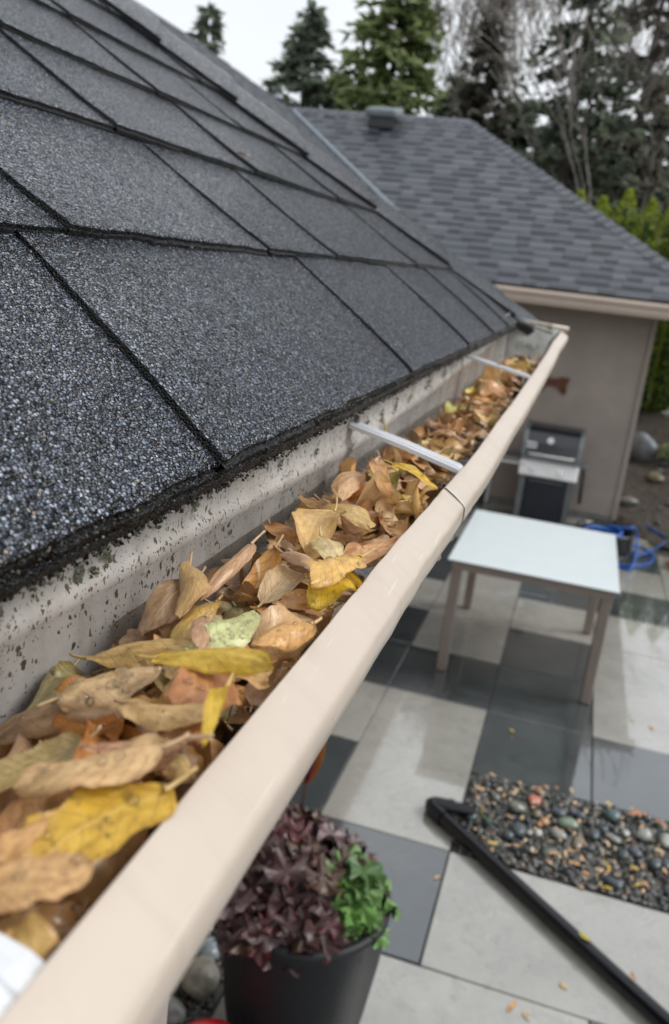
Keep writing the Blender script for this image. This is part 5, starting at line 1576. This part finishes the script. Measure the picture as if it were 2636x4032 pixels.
for i in range(34):
    x = rg.uniform(PXL(1) * K + .02, PXL(2) * K - .02); y = rg.uniform(-1.15, .15)
    if rg.random() < .4: x = rg.choice((PXL(1) * K + rg.uniform(.02, .12), PXL(2) * K - rg.uniform(.01, .08)))
    ground_leaf(x, y, .03 + rg.uniform(0, .02), rg.uniform(.035, .07), rg.uniform(0, 6.28), rg.choice(GC), "small orange-brown leaf fallen among the pebbles of the gravel bed", "small leaves in the gravel bed", rg.gauss(0, .25))
ground_leaf(3.56, -.53, .040, .075, .5, (.68, .44, .03), "bright yellow leaf lying across the cobbles near the bed's centre")
ground_leaf(3.44, -.54, .034, .06, 1.6, (.70, .50, .04), "yellow leaf lying flat at the near edge of the gravel bed")
# small leaf scraps strewn among the pebbles
xf = []; ts = []
for me in LFM:
    v = np.zeros(len(me.vertices) * 3); me.vertices.foreach_get("co", v); ts.append((v.reshape(-1, 3), [tuple(p.vertices) for p in me.polygons]))
for i in range(230):
    x = rg.uniform(PXL(1) * K + .02, PXL(2) * K - .02); y = rg.uniform(-1.3, .15); L = rg.uniform(.018, .038); a = rg.uniform(0, 6.28)
    P = Vector((x, y, .024 + rg.uniform(0, .014))); xf.append((rg.randrange(4), npM(leaf_basis(P, P + Vector((math.cos(a), math.sin(a), rg.gauss(0, .3))), 0, Vector((0, 0, 1))) @ Matrix.Diagonal((L, L, L, 1)))))
mlt = NT("leaf_scraps"); mlt.set("Base Color", mlt.ramp(mlt.noise(18, 2), [(.3, (.50, .24, .11)), (.5, (.66, .44, .24)), (.7, (.72, .56, .36))])); mlt.set("Roughness", .4)
tag(scatter("leaf_scraps", ts, xf, mlt.m, gbed, True), kind="stuff")
# weed
wd_ = MB(); wp = Vector((3.70, .04, .0))
for k in range(26):
    a = rg.uniform(0, 6.28); r = rg.uniform(.01, .035); p = wp + Vector((r * math.cos(a), r * math.sin(a), .02 + rg.uniform(0, .03)))
    wd_.add([wp + Vector((0, 0, .01)), p + Vector((.006, 0, 0)), p + Vector((0, .006, .004)), p + Vector((-.004, 0, 0))], [(0, 1, 2, 3)])
o = wd_.build("weed", M_GREENP); tag(o, "little green weed at the far edge of the gravel bed", "weed")

# ================================================================== GARDEN BEYOND THE PATIO
vs, fs = [], []; n1, n2 = 60, 70
def soil_z(X, Y):
    t = max(0, min(1, (-Y - .62) / 1.2)); u = max(0, min(1, (X - 8.6) / 3.0))
    base = .02 + .30 * t * u + .22 * u
    return base + .05 * noise.noise(Vector((X * 1.6, Y * 1.6, 0))) + .025 * noise.noise(Vector((X * 6, Y * 6, 3)))
for i in range(n1 + 1):
    for j in range(n2 + 1):
        X = 8.35 + 12 * (i / n1) ** 1.5; Y = -.60 - 7.5 * j / n2
        if i == 0: pass
        edge = 9.0 - min(1, max(0, (-Y - .6) / .5)) * 1.1
        X = max(X, edge) if i < n1 else X
        vs.append(far((X, Y, soil_z(X, Y) if X > edge + .02 else -.03)))
for i in range(n1):
    for j in range(n2): a = i * (n2 + 1) + j; fs.append((a, a + 1, a + n2 + 2, a + n2 + 1))
me = mesh("terrain", vs, fs, True); me.materials.append(M_SOIL); tag(link("garden_soil", me), kind="structure")
def gz(X, Y): return far((X, Y, soil_z(X, Y)))
# rocks in the bed
RK = [(11.6, -.93, .30, .17, .24, .5, (.18, .20, .22), "large slanted pale grey boulder just beyond the wall corner"),
      (10.6, -1.05, .20, .10, .06, .2, (.20, .17, .10), "flat tan stone in the soil bed below the boulder"),
      (9.55, -.72, .10, .13, .07, .4, (.14, .14, .12), "mossy grey stone at the foot of the wall corner"),
      (8.55, -1.42, .12, .12, .14, .9, (.25, .27, .28), "pale grey stone at the right edge beside the shrub"),
      (9.6, -1.35, .16, .10, .09, .7, (.20, .21, .21), "grey stone at the right edge above the shrub"),
      (7.75, -1.18, .07, .07, .12, .1, (.30, .31, .30), "small pale stone beside the red-brown plants")]
for i, (X, Y, a, b_, h, rz, col, lab) in enumerate(RK):
    m = MB(); m.stone(gz(X, Y) + Vector((0, 0, h * .35)), (a, b_, h), rz, i + 30, 0, 3, .3); o = m.build("rock", simple("rock_tone", col, .45, var=.3, scale=9, bump=.004, bscale=30), None, True)
    if i == 0: pass
    tag(o, lab, "rock")
for i in range(46):
    X, Y = rg.uniform(8.9, 12.5), rg.uniform(-2.6, -.8); a = rg.uniform(.03, .10)
    m = MB(); m.stone(gz(X, Y) + Vector((0, 0, .01)), (a, a * .8, a * .6), rg.uniform(0, 3), i, 0, 1, .3); o = m.build("rock", M_ROCK, None)
    tag(o, "small dark stone scattered on the wet soil bed beside the outbuilding", "rock", "small stones on the soil bed")

def bush(name, label, c, rx, ry, h, n, ls, mat, seed, cat="shrub", grp=None, stem=True):
    rr = random.Random(seed); root = empty(name, c, label, cat, grp); m = MB()
    for i in range(n):
        u = Vector((rr.gauss(0, 1), rr.gauss(0, 1), rr.gauss(0, 1))).normalized() * rr.uniform(.45, 1) ** .5
        p = c + Vector((u.x * rx, u.y * ry, h * (.5 + .5 * u.z)))
        a = Vector((rr.gauss(0, 1), rr.gauss(0, 1), rr.gauss(0, .6))).normalized(); b_ = a.orthogonal().normalized(); l = ls * rr.uniform(.6, 1.3)
        m.add([p - a * l, p + b_ * l * .35, p + a * l, p - b_ * l * .35], [(0, 1, 2, 3)])
    tag(m.build("foliage", mat, root), kind="stuff")
    if stem:
        m = MB()
        for k in range(5): m.tube([c, c + Vector((rr.uniform(-rx, rx) * .6, rr.uniform(-ry, ry) * .6, h * .7))], .006, 5)
        m.build("stems", M_BARK, root)
    return root
bush("shrub", "yellow-green leafy shrub at the right edge beside the blue hose", gz(8.25, -1.18), .20, .20, .32, 700, .022, M_SHRUB, 3)
bush("shrub", "low red-brown plant at the right edge by the pavers", gz(7.75, -1.15) + Vector((0, 0, -.02)), .17, .17, .16, 500, .022, M_REDPL, 4)
bush("shrub", "low yellow-green plant with orange flecks beside the boulder", gz(11.3, -1.25), .28, .22, .24, 500, .03, M_SHRUB, 5)
for k, (X, Y, z) in enumerate(((12.2, -1.18, .50), (12.4, -1.32, .38), (11.2, -1.40, .34))):
    c0 = gz(X, Y); fl = empty("white_flower", c0, ("white flower on the tallest thin stem before the hedge", "white flower leaning beside the boulder", "low white flower at the right edge of the bed")[k], "flower")
    m = MB(); m.tube([c0, c0 + Vector((.03, 0, z * .5)), c0 + Vector((0, .02, z))], .005, 5); m.build("stem", M_SHRUB, fl)
    m = MB()
    for q in range(14): m.stone(c0 + Vector((rg.gauss(0, .03), rg.gauss(0, .03), z + rg.gauss(0, .02))), (.018, .018, .010), 0, q, 0, 1, .2)
    m.build("flower_head", simple("white_petals", (.62, .62, .56), .6), fl)

# cedar hedge
def hedge_tree(c, h, r, seed, lab):
    rr = random.Random(seed); root = empty("hedge_cedar", c, lab, "hedge tree", "cedars of the clipped hedge"); N_ = 3600
    V, Fq = [], []
    for i in range(N_):
        t = rr.random() ** .85; z = h * t; rad = r * min(1, (1 - t) * 5.5) ** .75 * (1.0 + .13 * math.sin(z * 9 + seed) * rr.random()) * rr.uniform(.62, 1.06)
        th = rr.uniform(0, 6.28); p = Vector((rad * math.cos(th), rad * math.sin(th), z))
        o = Vector((math.cos(th), math.sin(th), .9 + rr.gauss(0, .4))).normalized(); s_ = o.cross(Vector((0, 0, 1))).normalized()
        s_ = (s_ + Vector((rr.gauss(0, .5), rr.gauss(0, .5), rr.gauss(0, .5)))).normalized(); l = rr.uniform(.04, .085); w_ = l * .38
        b = len(V); V += [p, p + o * l * .5 + s_ * w_, p + o * l, p + o * l * .5 - s_ * w_]; Fq.append((b, b + 1, b + 2, b + 3))
    me = mesh("crown", [c + v for v in V], Fq); me.materials.append(M_HEDGE); tag(link("crown", me, None, root), kind="stuff")
    m = MB(); m.tube([c, c + Vector((0, 0, h * .9))], [.05, .012], 6)
    m.build("trunk", M_BARK, root)
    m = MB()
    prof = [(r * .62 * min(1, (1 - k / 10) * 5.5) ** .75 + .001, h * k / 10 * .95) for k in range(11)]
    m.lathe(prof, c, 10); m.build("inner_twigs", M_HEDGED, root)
    return root
hr = random.Random(7)
for k in range(17):
    Y = 2.2 - .40 * k - (0 if k < 8 else .0)
    X = 16.2 + hr.uniform(-.1, .1)
    hedge_tree(far((X, Y, .0)) + Vector((0, 0, -.05)), (3.98 + hr.uniform(-.10, .10)) * K, .29 * K, 60 + k, "pointed yellow-green cedar in the hedge behind the outbuilding")

# ================================================================== TREES
def conifer(name, label, base, h, r, seed, mat, nwh=34, per=6, z0=.08, leaf=.34, droop=.25, grp=None, clump=12, openness=.25, bark=None, lean=0.0):
    rr = random.Random(seed); root = empty(name, base, label, "tree", grp)
    m = MB(); m.tube([base, base + Vector((lean * .5, 0, h * .5)), base + Vector((lean, 0, h))], [h * .016, h * .010, .02], 8); m.build("trunk", bark or M_BARK, root)
    V, Fq = [], []; lm = MB()
    for i in range(nwh):
        t = z0 + (1 - z0) * (i / nwh) ** .95
        rad0 = r * (1 - t) ** .75 * (1 + .15 * math.sin(i * 1.9 + seed))
        for k in range(per):
            if rr.random() < openness * .55: continue
            az = rr.uniform(0, 6.28); L = rad0 * rr.uniform(.55, 1.15) + .15; z = h * (t + rr.uniform(-.012, .012))
            d = Vector((math.cos(az), math.sin(az), 0)); c0 = base + Vector((lean * t, 0, z))
            tip = c0 + d * L + Vector((0, 0, L * (.12 - droop) * rr.uniform(.6, 1.4)))
            if i % 2 == 0 and k % 2 == 0: lm.tube([c0, c0 * .5 + tip * .5 + Vector((0, 0, .05 * L)), tip], [.05, .03, .008], 4, 0, False)
            sd = Vector((-d.y, d.x, 0))
            nC = max(3, int(clump * L / r + 3))
            for q in range(nC):
                f = (.18 + .82 * rr.random()); p = c0.lerp(tip, f) + sd * rr.gauss(0, .16) * L * f + Vector((0, 0, .06 * L * math.sin(f * 3.1) + rr.gauss(0, .05)))
                for e in range(2):
                    a = (d * rr.uniform(.2, 1) + sd * rr.gauss(0, .7) + Vector((0, 0, rr.gauss(-.15, .35)))).normalized(); b_ = a.cross(Vector((rr.gauss(0, .4), rr.gauss(0, .4), 1))).normalized()
                    l = leaf * rr.uniform(.5, 1.15); w_ = l * .30; bI = len(V)
                    V += [p - a * l * .3, p + a * l * .3 + b_ * w_, p + a * l, p + a * l * .3 - b_ * w_]; Fq.append((bI, bI + 1, bI + 2, bI + 3))
    me = mesh("crown", V, Fq); me.materials.append(mat); tag(link("crown", me, None, root), kind="stuff")
    if lm.v: tag(lm.build("limbs", M_BARK, root), kind="stuff")
    return root

def woods(name, y0, y1, x, h, n, seed, mat):
    rr = random.Random(seed); V, Fq = [], []
    for i in range(n):
        y = rr.uniform(y0, y1); hh = h * (.72 + .28 * noise.noise(Vector((y * .35, seed, 0))) + .14 * noise.noise(Vector((y * 1.1, seed, 4))))
        z = hh * rr.random() ** .6; p = Vector((x + rr.uniform(-2, 2), y, z)); b = len(V)
        a = Vector((rr.gauss(0, 1), rr.gauss(0, 1), rr.gauss(0, 1))).normalized(); b_ = a.orthogonal().normalized(); l = rr.uniform(.2, .5)
        V += [p - a * l, p + b_ * l * .5, p + a * l, p - b_ * l * .5]; Fq.append((b, b + 1, b + 2, b + 3))
    me = mesh(name, V, Fq); me.materials.append(mat); tag(link(name, me), kind="stuff")
woods("far_woods", -9, 16, 44, 8.6, 26000, 3, M_FIR)
woods("far_woods", -7, 6, 38, 7.8, 14000, 5, M_DARKEV)

def bare_tree(name, label, base, h, seed, mat, depth=6, spread=.5, trunk_r=.16, grp=None, leaves=None, split0=.35):
    rr = random.Random(seed); root = empty(name, base, label, "tree", grp); m = MB(); tw = MB(); V, Fq = [], []
    def grow(p, d, L, r, dep):
        n = 3; pts = [p]; rs = [r]
        for i in range(n):
            d = (d + Vector((rr.gauss(0, .09), rr.gauss(0, .09), .05))).normalized(); p = p + d * L / n; pts.append(p); rs.append(r * (1 - .38 * (i + 1) / n))
        (m if dep <= 2 else tw).tube(pts, rs if dep <= 2 else [max(q_, .012) for q_ in rs], 6 if dep <= 2 else 3, 0, False)
        if dep >= depth:
            if leaves:
                for _ in range(leaves):
                    q = p + Vector((rr.gauss(0, .2), rr.gauss(0, .2), rr.gauss(0, .2))); a = Vector((rr.gauss(0, 1), rr.gauss(0, 1), rr.gauss(0, 1))).normalized(); b_ = a.orthogonal(); b = len(V)
                    l = rr.uniform(.07, .15); V.extend([q - a * l, q + b_ * l * .5, q + a * l, q - b_ * l * .5]); Fq.append((b, b + 1, b + 2, b + 3))
            return
        nb = 2 if rr.random() < .45 else 3
        for k in range(nb):
            ax = Vector((rr.gauss(0, 1), rr.gauss(0, 1), rr.gauss(0, .3))).normalized()
            nd = (d + ax * spread * rr.uniform(.5, 1.2)).normalized()
            start = pts[-1] if k < 2 else pts[-2]
            grow(start, nd, L * rr.uniform(.62, .82), rs[-1] * rr.uniform(.6, .8), dep + 1)
    grow(base, Vector((rr.gauss(0, .05), rr.gauss(0, .05), 1)).normalized(), h * split0, trunk_r, 0)
    m.build("trunk", mat, root)
    tag(tw.build("twigs", M_TWIG, root), kind="stuff")
    if V: me = mesh("crown", V, Fq); me.materials.append(M_CEDAR); tag(link("crown", me, None, root), kind="stuff")
    return root
conifer('fir_tree', 'dark fir partly hidden by the flue cap', Vector((32.00, 12.45, -.05)), 9.32, 1.89, 40, M_FIR, nwh=16, per=9, leaf=0.42, clump=18, openness=0.1)
conifer('cedar_tree', 'low dark cedar just left of the roof vent', Vector((31.00, 9.72, -.05)), 8.74, 2.13, 41, M_CEDAR, nwh=16, per=9, leaf=0.42, clump=18, openness=0.1)
conifer('fir_tree', 'low fir between the green cedar and the brownish spruce', Vector((31.00, 5.83, -.05)), 9.40, 1.52, 42, M_FIR, nwh=18, per=9, leaf=0.42, clump=18, openness=0.15)
conifer('spruce_tree', 'small dark spruce rising just right of the near roof', Vector((24.00, 11.60, -.05)), 9.09, 1.46, 43, M_FIR, nwh=30, per=8, leaf=0.3, clump=18, openness=0.2)
conifer('fir_tree', 'broad dark conifer with a pointed top left of the flue cap', Vector((30.00, 10.75, -.05)), 10.75, 3.10, 44, M_FIR, nwh=34, per=9, leaf=0.42, clump=22, droop=0.12, openness=0.2)
conifer('cedar_tree', 'low yellowish-green conifer between the two broad ones', Vector((30.00, 9.06, -.05)), 9.60, 1.62, 45, M_CEDAR, nwh=20, per=8, leaf=0.4, clump=18)
conifer('cedar_tree', 'tall mid-green cedar behind the roof vent', Vector((27.00, 7.00, -.05)), 12.19, 3.19, 46, M_CEDAR, nwh=46, per=9, leaf=0.4, clump=24, droop=0.18, openness=0.15)
conifer('spruce_tree', 'tall thin brownish spruce right of the green cedar', Vector((30.00, 4.64, -.05)), 11.78, 2.06, 47, M_BROWNFIR, nwh=46, per=8, leaf=0.34, clump=16, droop=0.3, openness=0.25)
conifer('fir_tree', 'dark conifer half hidden behind the brownish spruce', Vector((36.00, 6.03, -.05)), 10.10, 2.12, 48, M_DARKEV, nwh=20, per=8, leaf=0.45, clump=18)
conifer('pine_tree', 'tall dark-trunked pine with open crown near the right edge', Vector((26.00, 1.54, -.05)), 13.21, 3.07, 49, M_DARKEV, nwh=40, per=5, leaf=0.42, clump=13, openness=0.55, z0=0.3)
conifer('fir_tree', 'dark evergreen cut by the top right corner of the picture', Vector((28.00, -0.22, -.05)), 13.23, 3.30, 50, M_BROWNFIR, nwh=40, per=6, leaf=0.4, clump=15, openness=0.45)
conifer('evergreen_tree', 'low dark evergreen behind the hip of the outbuilding roof', Vector((33.00, 3.80, -.05)), 9.08, 3.57, 51, M_DARKEV, nwh=20, per=10, leaf=0.5, clump=22, openness=0.1)
conifer('evergreen_tree', 'low dark evergreen left of the pale alder trunk', Vector((32.00, 2.08, -.05)), 8.70, 3.46, 52, M_DARKEV, nwh=20, per=10, leaf=0.5, clump=22, openness=0.1)
conifer('evergreen_tree', 'low dark evergreen behind the hedge at the right edge', Vector((32.00, 0.03, -.05)), 8.50, 4.09, 53, M_DARKEV, nwh=20, per=10, leaf=0.5, clump=22, openness=0.1)
conifer('evergreen_tree', 'dark evergreen behind the hedge in the far right corner', Vector((33.00, -1.49, -.05)), 9.37, 3.89, 54, M_DARKEV, nwh=20, per=10, leaf=0.5, clump=22, openness=0.1)
bare_tree('alder_tree', 'bare grey alder beside the brownish spruce', Vector((30.00, 3.42, -.05)), 11.34, 5, M_BARK, depth=6, spread=0.42, trunk_r=0.14, leaves=0)
bare_tree('alder_tree', 'thin bare alder left of the dark-trunked pine', Vector((33.00, 2.79, -.05)), 12.76, 8, M_BARKL, depth=6, spread=0.4, trunk_r=0.12)
bare_tree('alder_tree', 'pale-trunked alder standing behind the cedar hedge', Vector((25.00, 0.33, -.05)), 9.16, 12, M_BARKL, depth=6, spread=0.45, trunk_r=0.11)
bare_tree('alder_tree', 'bare forked alder at the right edge of the picture', Vector((27.00, -0.07, -.05)), 10.44, 17, M_BARKL, depth=6, spread=0.5, trunk_r=0.1)
bare_tree('birch_tree', 'tall bare tree whose twigs fill the sky at the right', Vector((36.00, 2.06, -.05)), 14.13, 23, M_BARK, depth=7, spread=0.42, trunk_r=0.16, leaves=1)
bare_tree('alder_tree', 'slender bare alder behind the roof hip', Vector((34.00, 5.58, -.05)), 13.28, 31, M_BARK, depth=6, spread=0.36, trunk_r=0.1)
bare_tree('alder_tree', 'fine-twigged bare tree above the hip end', Vector((31.00, 4.25, -.05)), 11.86, 41, M_TWIG, depth=7, spread=0.42, trunk_r=0.09)
bare_tree('alder_tree', 'fine-twigged bare tree between the alder and the pine', Vector((29.00, 1.90, -.05)), 11.53, 44, M_TWIG, depth=7, spread=0.45, trunk_r=0.09)
bare_tree('alder_tree', 'fine-twigged bare tree in the upper right corner', Vector((32.00, 0.43, -.05)), 13.11, 47, M_TWIG, depth=7, spread=0.45, trunk_r=0.09)
